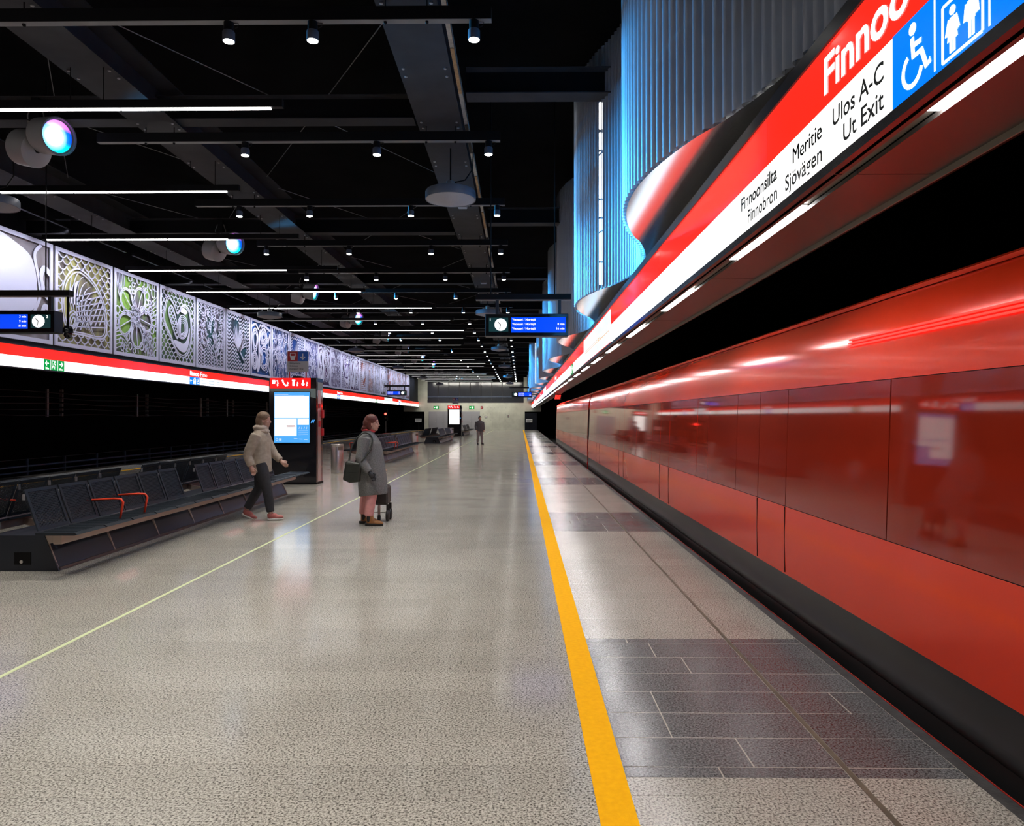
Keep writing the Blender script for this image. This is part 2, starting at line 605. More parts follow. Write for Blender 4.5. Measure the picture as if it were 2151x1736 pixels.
M['disp_teal'] = emis('display_clock_field', (0.006, 0.030, 0.034), 1.0)
M['disp_blue'] = emis('display_blue', (0.0, 0.055, 0.85), 1.1)
M['clock_face'] = emis('clock_face', (1, 1, 1), 1.5)
M['concrete'] = mat('concrete', (0.58, 0.59, 0.50), 0.75, noise=(1.2, 0.12), bump=0.1, bscale=30)
M['grey_door'] = mat('grey_door', (0.36, 0.36, 0.39), 0.45, noise=(1, 0.05))
M['gallery'] = mat('gallery_glass', (0.028, 0.030, 0.036), 0.15)
M['panel_white'] = mat('panel_white', (0.70, 0.70, 0.88), 0.45)
M['blue_rail'] = mat('blue_grey_rail', (0.09, 0.12, 0.18), 0.4, 0.3)
M['track_bed'] = mat('track_bed', (0.02, 0.02, 0.021), 0.9, noise=(4, 0.4), bump=0.6, bscale=14)
M['rail_steel'] = mat('rail_steel', (0.25, 0.22, 0.2), 0.35, 0.9)
M['gold'] = mat('cap_gold', (0.75, 0.45, 0.08), 0.4)

# ------------------------------------------------------------------ the setting
Y0, Y1 = -9.0, 88.0          # platform from behind the camera to the end wall
EDGE_R, EDGE_L = 2.13, -13.9
XS = 1.42                    # plane of the near light-box sign
XL = -12.7                   # plane of the far light-box sign and the art wall
rng = random.Random(7)


def struct(name, mb, m, label=None, smooth=False):
    o = mb.build(name, m, None, smooth)
    return tag(o, label, None, None, 'structure')


floor = struct('floor', MB().box(EDGE_L + 0.08, EDGE_R - 0.08, Y0, Y1, -1.2, -0.0016), M['grout'], 'polished granite platform floor of long light tiles with dark bands')

# warning lines and edge strips
struct('trim_1', MB().box(0.325, 0.482, Y0, Y1, -0.03, 0.003), M['yellow'], 'yellow warning line along the platform edge beside the train')
struct('trim_2', MB().box(-12.25, -12.09, Y0, Y1, -0.03, 0.003), M['yellow'], 'yellow warning line along the far platform edge')
struct('trim_3', MB().box(1.513, 1.540, Y0, Y1, -0.03, 0.001), M['groove'], 'thin brown groove between the yellow line and the platform edge')
struct('trim_4', MB().box(-3.315, -3.28, Y0, Y1, -0.03, 0.001), M['pale_strip'], 'thin pale green guide strip running along the platform')
struct('trim_5', MB().prism([(2.05, -0.3), (2.13, -0.3), (2.13, -0.012), (2.118, 0.0), (2.05, 0.0)], 'y', Y0, Y1), M['kerb'], 'dark kerb at the platform edge by the train')
struct('trim_6', MB().box(2.131, 2.137, Y0, Y1, -0.06, -0.006), M['kerb_line'], 'thin red line on the platform edge')
struct('trim_7', MB().prism([(-13.9, -0.3), (-13.82, -0.3), (-13.82, 0.0), (-13.888, 0.0), (-13.9, -0.012)], 'y', Y0, Y1), M['kerb'], 'dark kerb at the far platform edge')

# tiles ------------------------------------------------------------
ROW = 0.3033
BAND0, BANDP, BANDL = 3.24, 6.93, 2.024


def rows():
    out = []
    cuts = []
    k = -2
    while BAND0 + BANDP * k < Y1:
        a = BAND0 + BANDP * k
        cuts.append((a, a + BANDL))
        k += 1
    return cuts


BANDS = rows()
RECTS = []                    # x0,x1,y0,y1,dark


def fill_row(xa, xb, ya, yb, dark, r):
    x = xa
    L = r.choice([0.3, 0.45, 0.62, 0.78, 0.9])
    while x < xb - 1e-6:
        e = min(x + L, xb)
        if xb - e < 0.16: e = xb
        RECTS.append((x, e, ya, yb, dark))
        x = e
        L = r.choice([0.62, 0.78, 0.78, 0.9, 0.9, 1.05])


# middle of the platform
y = 3.338 - ROW * 41
while y < Y1:
    ya, yb = max(y, Y0), min(y + ROW, Y1)
    if yb > ya:
        fill_row(-12.09, -3.315, ya, yb, False, rng)
        fill_row(-3.28, 0.325, ya, yb, False, rng)
    y += ROW
# edge strips with the dark bands
edges = [Y0]
for a, b in BANDS: edges += [a, b]
edges.append(Y1)
edges = [e for e in edges if Y0 <= e <= Y1]
for xa, xb in ((0.482, 1.513), (1.54, 2.05), (-13.82, -12.25)):
    for i in range(len(edges) - 1):
        a, b = edges[i], edges[i + 1]
        mid = (a + b) / 2
        dark = any(p < mid < q for p, q in BANDS)
        first = 0.099 if dark else 0.2
        y = a
        h = first
        while y < b - 1e-6:
            e = min(y + h, b)
            if b - e < 0.04: e = b
            if xb - xa < 1.05 and not dark:
                fill_row(xa, xb, y, e, dark, rng)
            else:
                fill_row(xa, xb, y, e, dark, rng)
            y = e
            h = ROW


def tile_mb(w, l, mb, x=0.0, y=0.0, dark=False):
    g, c, zb = (0.0034, 0.0012, -0.0015) if dark else (0.0005, 0.0006, -0.0012)
    a0, a1, b0, b1 = x + g, x + w - g, y + g, y + l - g
    V = [(a0, b0, zb), (a1, b0, zb), (a1, b1, zb), (a0, b1, zb),
         (a0 + c, b0 + c, 0), (a1 - c, b0 + c, 0), (a1 - c, b1 - c, 0), (a0 + c, b1 - c, 0)]
    mb.add(V, [(4, 5, 6, 7), (0, 1, 5, 4), (1, 2, 6, 5), (2, 3, 7, 6), (3, 0, 4, 7)])


def screen_size(rc):
    x0, x1, ya, yb, d = rc
    if ya < 1.6: return 0
    f = 1480.0

    def pj(x, y): return (1093 + f * x / y, 876 + f * EYE / y)
    ax, ay = pj(x0, yb); bx, by = pj(x1, yb); cx, cy = pj(x1, ya); dx, dy = pj(x0, ya)
    ax, bx, cx, dx = [min(max(q, 0), 2151) for q in (ax, bx, cx, dx)]
    cy = min(cy, 1736)
    if cy <= ay: return 0
    return ((bx - ax) + (cx - dx)) / 2 * (cy - ay) * (1.8 if d else 1.0)


order = sorted(range(len(RECTS)), key=lambda i: -screen_size(RECTS[i]))
near_tiles = set(order[:300])
cache = {}
far_l, far_d, far_e = MB(), MB(), MB()
for i, (x0, x1, ya, yb, dark) in enumerate(RECTS):
    if i in near_tiles:
        w, l = round(x1 - x0, 3), round(yb - ya, 3)
        key = (w, l, dark, x0 > 0.4)
        if key not in cache:
            mb = MB(); tile_mb(w, l, mb, dark=dark)
            me = mb.mesh('floor_tile')
            me.materials.append(M['dark_granite'] if dark else M['edge_granite'] if x0 > 0.4 else M['granite'])
            cache[key] = me
        obj('floor_tile', cache[key], None, floor, (x0, ya, 0))
    else:
        tile_mb(x1 - x0, yb - ya, far_d if dark else far_e if (x0 > 0.4 or x0 < -12.2) else far_l, x0, ya, dark)
tag(far_l.build('floor_tiles_beyond', M['granite_far'], floor), kind='stuff')
tag(far_e.build('edge_floor_tiles_beyond', M['edge_granite_far'], floor), kind='stuff')
tag(far_d.build('dark_floor_tiles_beyond', M['dark_granite_far'], floor), kind='stuff')

# tunnel shell ---------------------------------------------------------
CEIL = 7.9
struct('ceiling', MB().box(-19, 6.6, Y0 - 6, Y1 + 16, CEIL, CEIL + 0.3), M['black'], 'black sprayed rock ceiling above the hung lights')
struct('wall_right', MB().box(6.3, 6.6, Y0 - 6, Y1 + 16, -1.5, CEIL), M['tunnel'], 'black tunnel wall behind the train')
struct('wall_left', MB().box(-19, -18.7, Y0 - 6, Y1 + 16, -1.5, CEIL), M['tunnel'], 'black tunnel wall beyond the far track')
struct('wall_back', MB().box(-18.7, 6.3, Y0 - 6.3, Y0 - 6, -1.5, CEIL), M['navy_wall'], 'dark wall at the near end of the platform')
struct('track_bed_right', MB().box(EDGE_R - 0.08, 6.3, Y0 - 6, Y1 + 16, -1.5, -1.15), M['track_bed'], 'dark track bed under the train')
struct('track_bed_left', MB().box(-18.7, EDGE_L + 0.08, Y0 - 6, Y1 + 16, -1.5, -1.15), M['track_bed'], 'dark bed of the far track')
for nm, xr in (('right', (3.0, 4.45)), ('left', (-16.6, -15.15))):
    for x in xr:
        tag(MB().prism([(x - .07, -1.15), (x + .07, -1.15), (x + .05, -1.12), (x + .012, -1.1), (x + .035, -1.03), (x + .035, -1.0), (x - .035, -1.0), (x - .035, -1.03), (x - .012, -1.1), (x - .05, -1.12)], 'y', Y0, Y1 + 14).build('running_rail', M['rail_steel']),
            'steel running rail on the %s track bed, %s one' % ('train side' if nm == 'right' else 'far', 'inner' if x in (3.0, -15.15) else 'outer'), 'rail', kind='structure')

# wall above the art panels and the art wall itself
wl = MB()
wl.box(XL - 0.5, XL - 0.12, Y0, Y1, 3.50, 6.40)
wl.box(XL - 0.6, XL - 0.25, Y0, Y1, 6.40, CEIL)
struct('wall_art', wl, M['navy_wall'], 'dark navy upper wall that carries the cut-out art panels')
# back wall of the curtain niche on the train side
struct('wall_curtain', MB().box(2.02, 2.10, Y0, Y1, 3.45, CEIL), M['navy_wall'], 'dark wall behind the perforated curtain')

# end wall ---------------------------------------------------------------
ew = MB()
ew.box(-14.6, -11.62, Y1, Y1 + 0.4, 2.3, 6.6)
ew.box(-12.0, -11.62, Y1, Y1 + 0.4, 0, 2.3)
ew.box(-11.62, 0.42, Y1, Y1 + 0.4, 0, 3.40)
struct('wall_end_top', MB().box(-11.62, 0.42, Y1 + 0.02, Y1 + 0.42, 6.0, CEIL), M['black'], 'black wall above the gallery window')
ew.box(0.42, 2.6, Y1, Y1 + 0.4, 2.3, 6.6)
ew.box(0.42, 0.55, Y1, Y1 + 0.4, 0, 2.3)
wall_end = struct('wall_end', ew, M['concrete'], 'pale concrete end wall with grey doors and a dark gallery window')
th = MB()
for ix in range(11):
    for iz in range(4):
        x = -4.6 + ix * 0.46; z = 0.5 + iz * 0.75
        th.lathe([(0.025, 0), (0.025, 0.004)], (x, Y1 - 0.0035, z), (0, -1, 0), 8)
th.build('tie_holes', M['print_dark'], wall_end)
gal = MB().box(-11.62, 0.42, Y1 + 0.22, Y1 + 0.30, 3.40, 6.0)
w1 = tag(gal.build('window_1', M['gallery']), 'dark gallery window high in the end wall', kind='structure')
for i in range(9):
    x = -11.62 + 12.04 * (i + 0.5) / 9 - 0.67
    MB().box(x - 0.05, x + 0.05, Y1 + 0.12, Y1 + 0.22, 3.40, 6.0).build('mullion', M['beam'], w1)
MB().box(-11.62, 0.42, Y1 + 0.10, Y1 + 0.2, 4.10, 4.18).build('gallery_rail', M['blue_rail'], w1)
MB().box(-11.62, 0.42, Y1 - 0.02, Y1 + 0.2, 3.40, 3.75).build('gallery_sill', M['gallery'], w1)


def door(n, xa, xb, cuts, label):
    d = tag(MB().box(xa, xb, Y1 - 0.035, Y1 - 0.002, 0.0, 2.32).build('door_%d' % n, M['grey_door']), label, kind='structure')
    for a, b in zip([xa] + cuts, cuts + [xb]):
        MB().box(a + 0.03, b - 0.03, Y1 - 0.06, Y1 - 0.035, 0.02, 2.27, 0.008).build('door_leaf', M['grey_door'], d)
    for c in cuts:
        MB().box(c - 0.16, c - 0.06, Y1 - 0.10, Y1 - 0.06, 0.98, 1.06, 0.01).build('handle', M['steel'], d)
    return d


door(1, -11.45, -8.95, [-10.5, -9.6], 'grey metal double door in the end wall by the far track')
door(2, -7.3, -5.05, [-6.1], 'grey metal door in the end wall right of the distant kiosk')
door(3, -3.5, -1.9, [-2.7], 'pale flush door in the right part of the end wall')
for o in bpy.data.objects['door_3'].children: o.data.materials[0] = M['concrete'] if o.name.startswith('door_leaf') else M['steel']
bpy.data.objects['door_3'].data.materials[0] = M['concrete']
# dark niches beside the tracks at the end wall
struct('wall_end_left', MB().box(-18.7, -12.0, Y1 + 0.3, Y1 + 0.5, -1.2, 2.6), M['tunnel'], 'black tunnel mouth of the far track')
struct('wall_end_right', MB().box(0.55, 2.05, Y1 - 0.3, Y1 + 0.5, 0, 2.15), M['navy_wall'], 'dark cabinet niche at the end of the platform by the train')

# ceiling beams ------------------------------------------------------------
HB = EYE + 4.7


def ceiling_beam(xc, w, label):
    b = empty('ceiling_beam', (xc, Y0, HB), label)
    b['kind'] = 'structure'
    MB().box(xc - w / 2, xc + w / 2, Y0, Y1, HB, HB + 0.012).build('bottom_flange', M['beam'], b)
    MB().box(xc - 0.02, xc + 0.02, Y0, Y1, HB + 0.012, HB + 0.55).build('web', M['beam'], b)
    MB().box(xc - w / 2, xc + w / 2, Y0, Y1, HB + 0.55, HB + 0.57).build('top_flange', M['beam'], b)
    bm = MB()
    y = 6.0
    while y < 45:
        for s in (-0.4, 0.4):
            bm.lathe([(0.022, 0), (0.022, 0.012), (0.012, 0.016)], (xc + s * w, y, HB), (0, 0, -1), 6)
            bm.lathe([(0.022, 0), (0.022, 0.012), (0.012, 0.016)], (xc + s * w, y + 0.22, HB), (0, 0, -1), 6)
        y += 1.73
    tag(bm.build('bolts', M['bolt'], b), kind='stuff')
    return b


ceiling_beam(-1.295, 0.71, 'long grey ceiling beam nearest the blue curtain')
ceiling_beam(-5.85, 0.70, 'long grey ceiling beam along the middle of the platform')
ceiling_beam(-10.2, 0.70, 'long grey ceiling beam nearest the art panels')
# tray of cables beside the first beam
ct = empty('cable_tray', (-0.85, Y0, HB), 'narrow cable tray with orange and grey runs beside the ceiling beam', 'cable tray')
MB().box(-0.90, -0.84, 6, Y1, HB + 0.02, HB + 0.03).build('tray_floor', M['galv'], ct)
MB().box(-0.845, -0.84, 6, Y1, HB + 0.02, HB + 0.09).build('tray_side', M['galv'], ct)
y = 6.5
while y < 40:
    MB().box(-0.895, -0.85, y, y + rng.uniform(0.6, 1.4), HB + 0.005, HB + 0.022).build('cable_run', M['cable_orange'] if rng.random() < 0.45 else M['black_metal'], ct)
    y += rng.uniform(1.6, 2.6)

for k in range(11):
    yy = 11.3 + 6.93 * k
    b = empty('cross_beam', (-6.0, yy, HB), 'grey transverse ceiling beam, %s from the camera' % ORD[k])
    b['kind'] = 'structure'
    MB().box(XL - 0.2, -1.70, yy - 0.15, yy + 0.15, HB + 0.05, HB + 0.065).build('bottom_flange', M['beam'], b)
    MB().box(XL - 0.2, -1.70, yy - 0.012, yy + 0.012, HB + 0.065, HB + 0.42).build('web', M['black_metal'], b)
    MB().box(XL - 0.2, -1.70, yy - 0.15, yy + 0.15, HB + 0.42, HB + 0.435).build('top_flange', M['beam'], b)
    yr = yy - 0.85
    MB().box(-0.80, 2.0, yr - 0.15, yr + 0.15, HB + 0.05, HB + 0.065).build('bottom_flange', M['beam'], b)
    MB().box(-0.80, 2.0, yr - 0.012, yr + 0.012, HB + 0.065, HB + 0.42).build('web', M['black_metal'], b)
    MB().box(-0.80, 2.0, yr - 0.15, yr + 0.15, HB + 0.42, HB + 0.435).build('top_flange', M['beam'], b)
# thin bracing rods crossed between the beams
for k in range(6):
    ya, yb = 9.0 + 6.93 * k, 15.2 + 6.93 * k
    for j, (xa, xb, nm) in enumerate(((-5.5, -1.65, 'curtain side'), (-9.85, -6.2, 'art panel side'))):
        c = empty('cross_brace', ((xa + xb) / 2, (ya + yb) / 2, HB + 0.5), 'thin crossed brace rods above the tracks, %s, %s bay from the camera' % (nm, ORD[k]), 'brace', 'ceiling cross braces')
        MB().tube([(xa, ya, HB + 0.5), (xb, yb, HB + 0.5)], 0.007, 5).build('rod', M['wire'], c)
        MB().tube([(xb, ya, HB + 0.515), (xa, yb, HB + 0.515)], 0.007, 5).build('rod', M['wire'], c)

# ------------------------------------------------------------------ the canopy, light-box sign and curtain on the train side
ZB, ZM, ZT = EYE + 1.16, EYE + 1.444, EYE + 1.72
ZP = EYE + 1.946              # plate under the curtain
can = empty('canopy_soffit', (XS, Y0, ZB), 'dark satin canopy underside between sign and train')
can['kind'] = 'structure'
k = 0
y = Y0
while y < Y1:
    e = min(y + 2.45, Y1)
    MB().box(XS + 0.02, 1.482, y + 0.004, e - 0.004, ZB - 0.045, ZB - 0.025).build('soffit_panel', M['soffit'], can)
    MB().box(1.548, 1.90, y + 0.004, e - 0.004, ZB - 0.045, ZB - 0.025).build('soffit_panel', M['soffit'], can)
    y = e
MB().box(1.482, 1.548, Y0, Y1, ZB - 0.018, ZB - 0.012).build('light_channel', M['channel'], can)
MB().box(1.90, 1.908, Y0, Y1, ZB - 0.075, ZB + 0.03).build('edge_profile', M['channel'], can)
MB().box(1.908, 2.02, Y0, Y1, ZB - 0.02, ZB + 0.02).build('edge_cover', M['black_metal'], can)
MB().box(1.46, 2.0, Y0, Y1, ZB + 0.0, ZT + 0.07).build('canopy_core', M['black_metal'], can)
MB().box(1.64, 2.0, Y0, Y1, ZT + 0.07, ZP - 0.03).build('canopy_core', M['black_metal'], can)
# recessed strip lights
sl0 = None
for k in range(-1, 34):
    a = 3.80 + 2.45 * k
    if a + 1.25 > Y1: break
    if sl0 is None:
        sl0 = empty('strip_light', (1.515, a, ZB - 0.045))
        MB().box(1.492, 1.538, a, a + 1.25, ZB - 0.036, ZB - 0.024).build('diffuser', M['strip_light'], sl0)
        MB().box(1.486, 1.544, a - 0.01, a + 1.26, ZB - 0.024, ZB - 0.016).build('housing', M['channel'], sl0)
        o = sl0
    else:
        o = copy_tree(sl0); o.location.y = a
    tag(o, 'white recessed strip light under the sign canopy, %s from the camera' % ORD[k + 1], 'light', 'strip lights under the sign canopy')

sign = empty('light_box_sign', (XS, Y0, ZB), 'long glowing red and white station name sign above the train', 'sign')
MB().box(XS - 0.012, XS + 0.04, Y0, Y1, ZT, ZT + 0.075).build('top_trim', M['trim'], sign)
MB().prism([(XS + 0.0, ZT + 0.075), (XS + 0.06, ZT + 0.075), (XS + 0.19, ZP - 0.027), (XS + 0.145, ZP - 0.027)], 'y', Y0, Y1).build('upper_cover', M['trim'], sign)
MB().box(XS - 0.012, XS + 0.04, Y0, Y1, ZB - 0.045, ZB).build('bottom_trim', M['trim'], sign)


def RF(h=0.0, t=0.002):
    """drawing plane on the sign of the train side: x = -Y, y = Z"""
    return Flat((XS - h, 0, 0), (0, -1, 0), (0, 0, 1), t)


segs = []
y = 0.56 - 10.5
while y < Y1:
    segs.append((max(y, Y0), min(y + 3.5, Y1)))
    y += 3.5
maps = [(11.06, 15.8), (39.0, 43.5), (67.0, 71.5)]


def minus(a, b, holes):
    out = [(a, b)]
    for p, q in holes:
        nxt = []
        for u, v in out:
            if q <= u or p >= v: nxt.append((u, v)); continue
            if u < p: nxt.append((u, p))
            if q < v: nxt.append((q, v))
        out = nxt
    return out


for a, b in segs:
    for u, v in minus(a, b, maps):
        if v - u < 0.02: continue
        MB().box(XS, XS + 0.03, u + 0.002, v - 0.002, ZM, ZT).build('red_panel', M['red_light'], sign)
        MB().box(XS, XS + 0.03, u + 0.002, v - 0.002, ZB, ZM).build('white_panel', M['white_light'], sign)
for a, b in maps:
    mp = MB().box(XS - 0.001, XS + 0.03, a, b, ZB + 0.02, ZT - 0.025).build('map_panel', M['map_light'], sign)
    MB().box(XS, XS + 0.03, a, b, ZT - 0.025, ZT).build('map_border', M['red_light'], sign)
    MB().box(XS, XS + 0.03, a, b, ZB, ZB + 0.02).build('map_border', M['red_light'], sign)
    F = RF(0.002)
    for j, zz in enumerate((ZB + 0.22, ZB + 0.255)):
        F.ribbon([(-b + 0.4, zz), (-a - 0.2 - j * 1.2, zz)], 0.014)
    F.build('metro_line', M['print_orange'], sign)
    F = RF(0.002)
    for j in range(26):
        yy = b - 0.45 - j * 0.155
        F.disc((-yy, ZB + 0.255), 0.012, 8)
        F.ribbon([(-yy, ZB + 0.275), (-yy + 0.07, ZB + 0.345)], 0.010)
    tag(F.build('station_names', M['print_grey'], sign), kind='stuff')


# --- pictograms, drawn in a unit square with lower left corner (x,y) and side s
def pic_wheelchair(F, x, y, s):
    P = lambda u, v: (x + u * s, y + v * s)
    F.disc(P(0.46, 0.86), 0.085 * s)
    F.ribbon([P(0.45, 0.74), P(0.48, 0.46), P(0.68, 0.46), P(0.80, 0.18), P(0.90, 0.22)], 0.085 * s)
    F.ribbon([P(0.46, 0.62), P(0.68, 0.60)], 0.07 * s)
    F.arc(P(0.45, 0.30), 0.235 * s, R(118), R(345), 0.07 * s, 20)


def pic_person(F, x, y, s, skirt, a=1.0):
    P = lambda u, v: (x + u * s * a, y + v * s)
    F.disc(P(0.5, 0.88), 0.10 * s)
    if skirt:
        F.poly([P(0.36, 0.74), P(0.64, 0.74), P(0.80, 0.26), P(0.20, 0.26)])
        F.ribbon([P(0.32, 0.72), P(0.14, 0.40)], 0.09 * s); F.ribbon([P(0.68, 0.72), P(0.86, 0.40)], 0.09 * s)
    else:
        F.rect(x + 0.30 * s * a, x + 0.70 * s * a, y + 0.34 * s, y + 0.75 * s)
        F.ribbon([P(0.25, 0.72), P(0.16, 0.38)], 0.10 * s); F.ribbon([P(0.75, 0.72), P(0.84, 0.38)], 0.10 * s)
    F.rect(x + 0.34 * s * a, x + 0.47 * s * a, y, y + 0.4 * s); F.rect(x + 0.53 * s * a, x + 0.66 * s * a, y, y + 0.4 * s)


def pic_lift(F, x, y, s):
    for p in ([(0.14, 0.08), (0.86, 0.08)], [(0.14, 0.74), (0.86, 0.74)], [(0.14, 0.08), (0.14, 0.74)], [(0.86, 0.08), (0.86, 0.74)]):
        F.ribbon([(x + a * s, y + b * s) for a, b in p], 0.035 * s)
    pic_person(F, x + 0.17 * s, y + 0.13 * s, 0.55 * s, True, 0.58)
    pic_person(F, x + 0.51 * s, y + 0.13 * s, 0.55 * s, False, 0.58)
    F.poly([(x + 0.26 * s, y + 0.80 * s), (x + 0.46 * s, y + 0.80 * s), (x + 0.36 * s, y + 0.93 * s)])
    F.poly([(x + 0.56 * s, y + 0.93 * s), (x + 0.76 * s, y + 0.93 * s), (x + 0.66 * s, y + 0.80 * s)])


def pic_arrow(F, x, y, s, ang, w=0.10):
    c, sn = math.cos(ang), math.sin(ang)
    P = lambda u, v: (x + (0.5 + (u * c - v * sn)) * s, y + (0.5 + (u * sn + v * c)) * s)
    F.ribbon([P(-0.34, 0), P(0.34, 0)], w * s)
    F.ribbon([P(0.06, 0.28), P(0.36, 0.0), P(0.06, -0.28)], w * s)


def pic_exit(F, x, y, s):
    P = lambda u, v: (x + u * s, y + v * s)
    F.ribbon([P(0.12, 0.06), P(0.12, 0.94), P(0.72, 0.94), P(0.72, 0.06)], 0.06 * s)
    F.disc(P(0.52, 0.80), 0.075 * s, 10)
    F.ribbon([P(0.46, 0.70), P(0.36, 0.44), P(0.50, 0.28), P(0.44, 0.08)], 0.10 * s)
    F.ribbon([P(0.36, 0.44), P(0.24, 0.28), P(0.12, 0.28)], 0.09 * s)
    F.ribbon([P(0.46, 0.66), P(0.64, 0.56), P(0.66, 0.44)], 0.06 * s)
    F.ribbon([P(0.45, 0.66), P(0.28, 0.62)], 0.06 * s)


SQ = ZM - ZB
# near block: Finnoo, exits, streets, blue pictograms
bl = MB().box(XS - 0.004, XS, 1.0, 2.69, ZB, ZM).build('blue_panel', M['blue_light'], sign)
F = RF(0.004)
pic_wheelchair(F, -2.69 + 0.02, ZB + 0.02, SQ * 0.9)
for yy in (2.416, 2.136):
    F.rect(-yy - 0.003, -yy + 0.003, ZB + 0.02, ZM)
pic_lift(F, -2.416 + 0.005, ZB, SQ)
F.build('pictograms', M['print_white'], bl)
F = RF(0.001)
put_text(F, 'Finnoo', -3.296, 3.152, 0.162, 'L', 0.022, width=0.72)
F.build('lettering', M['print_white'], sign)
F = RF(0.001)
put_text(F, 'Finno', -2.50, 3.152, 0.162, 'L', 0.0)
F.build('lettering', M['print_white'], sign)
for tx, al, zz, bd, wd in (('Ulos A-C', -2.758, 2.966, 0.014, 0.45), ('Ut Exit', -2.758, 2.856, 0.014, 0.345), ('Meritie', -3.321, 2.966, 0.0, 0.35),
                           ('Sjövägen', -3.321, 2.856, 0.014, 0.46), ('Finnoonsilta', -3.899, 2.966, 0.022, 0.63), ('Finnobron', -3.899, 2.856, 0.014, 0.50)):
    F = RF(0.001)
    put_text(F, tx, al, zz, 0.078, 'R', bd, width=wd)
    if tx == 'Meritie': put_text(F, tx, al - 0.005, zz + 0.001, 0.078, 'R', bd, width=wd)
    F.build('lettering', M['print_dark'], sign)
# further blocks
for yy in (28.9, 50.5, 74.0):
    F = RF(0.001)
    put_text(F, 'Finnoo', -yy, 3.152, 0.150, 'L', 0.022, width=0.70)
    F.build('lettering', M['print_white'], sign)
    F = RF(0.001)
    put_text(F, 'Finno', -yy + 0.80, 3.152, 0.150, 'L', 0.0)
    F.build('lettering', M['print_white'], sign)
    b = MB().box(XS - 0.004, XS, yy - 0.85, yy, ZB, ZM).build('blue_panel', M['blue_light'], sign)
    F = RF(0.004)
    pic_arrow(F, -yy + 0.03, ZB + 0.03, 0.22, math.pi)
    pic_lift(F, -yy + 0.28, ZB, SQ)
    pic_wheelchair(F, -yy + 0.57, ZB + 0.02, 0.25)
    F.build('pictograms', M['print_white'], b)
for yy in (19.9, 34.5, 61.0):
    b = MB().box(XS - 0.004, XS, yy - 0.85, yy, ZB, ZM).build('green_panel', M['green_light'], sign)
    F = RF(0.004)
    pic_arrow(F, -yy + 0.02, ZB + 0.06, 0.2, math.pi); pic_exit(F, -yy + 0.30, ZB + 0.02, 0.25); pic_arrow(F, -yy + 0.60, ZB + 0.06, 0.2, 0)
    F.build('pictograms', M['print_white'], b)

# --- curtain ----------------------------------------------------------------
PER = 5.81
YB0 = 6.17


def wave(y):
    """inner outline of the curtain: X at distance y"""
    t = (y - YB0) / PER
    c = math.cos(2 * math.pi * t)
    x = 1.262 - 0.295 * math.copysign(abs(c) ** 0.85, c)
    k = round(t)
    if k >= 7: x -= 0.34 * max(0, math.cos(2 * math.pi * t) * 0.5 + 0.5) ** 2 * (1 if k == 7 else 0.3)
    return x


cur = empty('perforated_curtain', (1.3, 2.0, ZP), 'wavy curtain of corrugated perforated metal hung above the sign', 'curtain')
CT = EYE + 5.55              # upper edge
pts = []
y = 2.2
while y < Y1 - 0.3:
    pts.append((wave(y), y)); y += 0.01
# resample to equal arc length
arc = [0.0]
for i in range(1, len(pts)):
    arc.append(arc[-1] + math.hypot(pts[i][0] - pts[i - 1][0], pts[i][1] - pts[i - 1][1]))
total = arc[-1]
PITCH, SUB = 0.105, 8
n = int(total / PITCH) * SUB
out = []
j = 0
for i in range(n + 1):
    s = total * i / n
    while j < len(arc) - 2 and arc[j + 1] < s: j += 1
    u = (s - arc[j]) / (arc[j + 1] - arc[j])
    px = pts[j][0] + (pts[j + 1][0] - pts[j][0]) * u; py = pts[j][1] + (pts[j + 1][1] - pts[j][1]) * u
    tx, ty = pts[j + 1][0] - pts[j][0], pts[j + 1][1] - pts[j][1]
    d = math.hypot(tx, ty)
    nx, ny = -ty / d, tx / d            # towards the platform (-X)
    ph = abs(math.sin(math.pi * i / SUB))
    out.append((px + nx * 0.045 * ph, py + ny * 0.045 * ph))
cur_line = out
step = SUB * 56
for a in range(0, n, step):
    b = min(a + step, n)
    V = []; Fc = []
    rowz = [ZP - 0.03, ZP + 0.6, ZP + 1.5, ZP + 2.6, CT]
    for z in rowz:
        for i in range(a, b + 1):
            V.append((out[i][0], out[i][1], z))
    w = b - a + 1
    for r_ in range(len(rowz) - 1):
        for i in range(w - 1):
            Fc.append((r_ * w + i, r_ * w + i + 1, (r_ + 1) * w + i + 1, (r_ + 1) * w + i))
    o = MB().add(V, Fc).build('curtain_sheet', M['curtain'], cur)
    set_sharp(o.data, 60)
# horizontal rails carrying the sheets inside
for z in (ZP + 0.9, ZP + 2.1, ZP + 3.3):
    MB().tube([(wave(2.3 + 0.25 * i) + 0.08, 2.3 + 0.25 * i, z) for i in range(300)], 0.012, 5).build('hanging_rail', M['galv'], cur)
# plate that closes the underside
V = []; Fc = []
m_ = 0
y = 1.0
while y < Y1:
    x = wave(y) + 0.0
    V += [(x, y, ZP), (2.0, y, ZP), (x, y, ZP - 0.025), (2.0, y, ZP - 0.025)]
    if m_:
        q = 4 * m_
        Fc += [(q - 4, q - 3, q + 1, q), (q - 2, q + 2, q + 3, q - 1), (q - 4, q, q + 2, q - 2)]
    m_ += 1
    y += 0.06
struct('curtain_base_plate', MB().add(V, Fc), M['satin_plate'], 'satin dark plate closing the underside of the curtain waves')
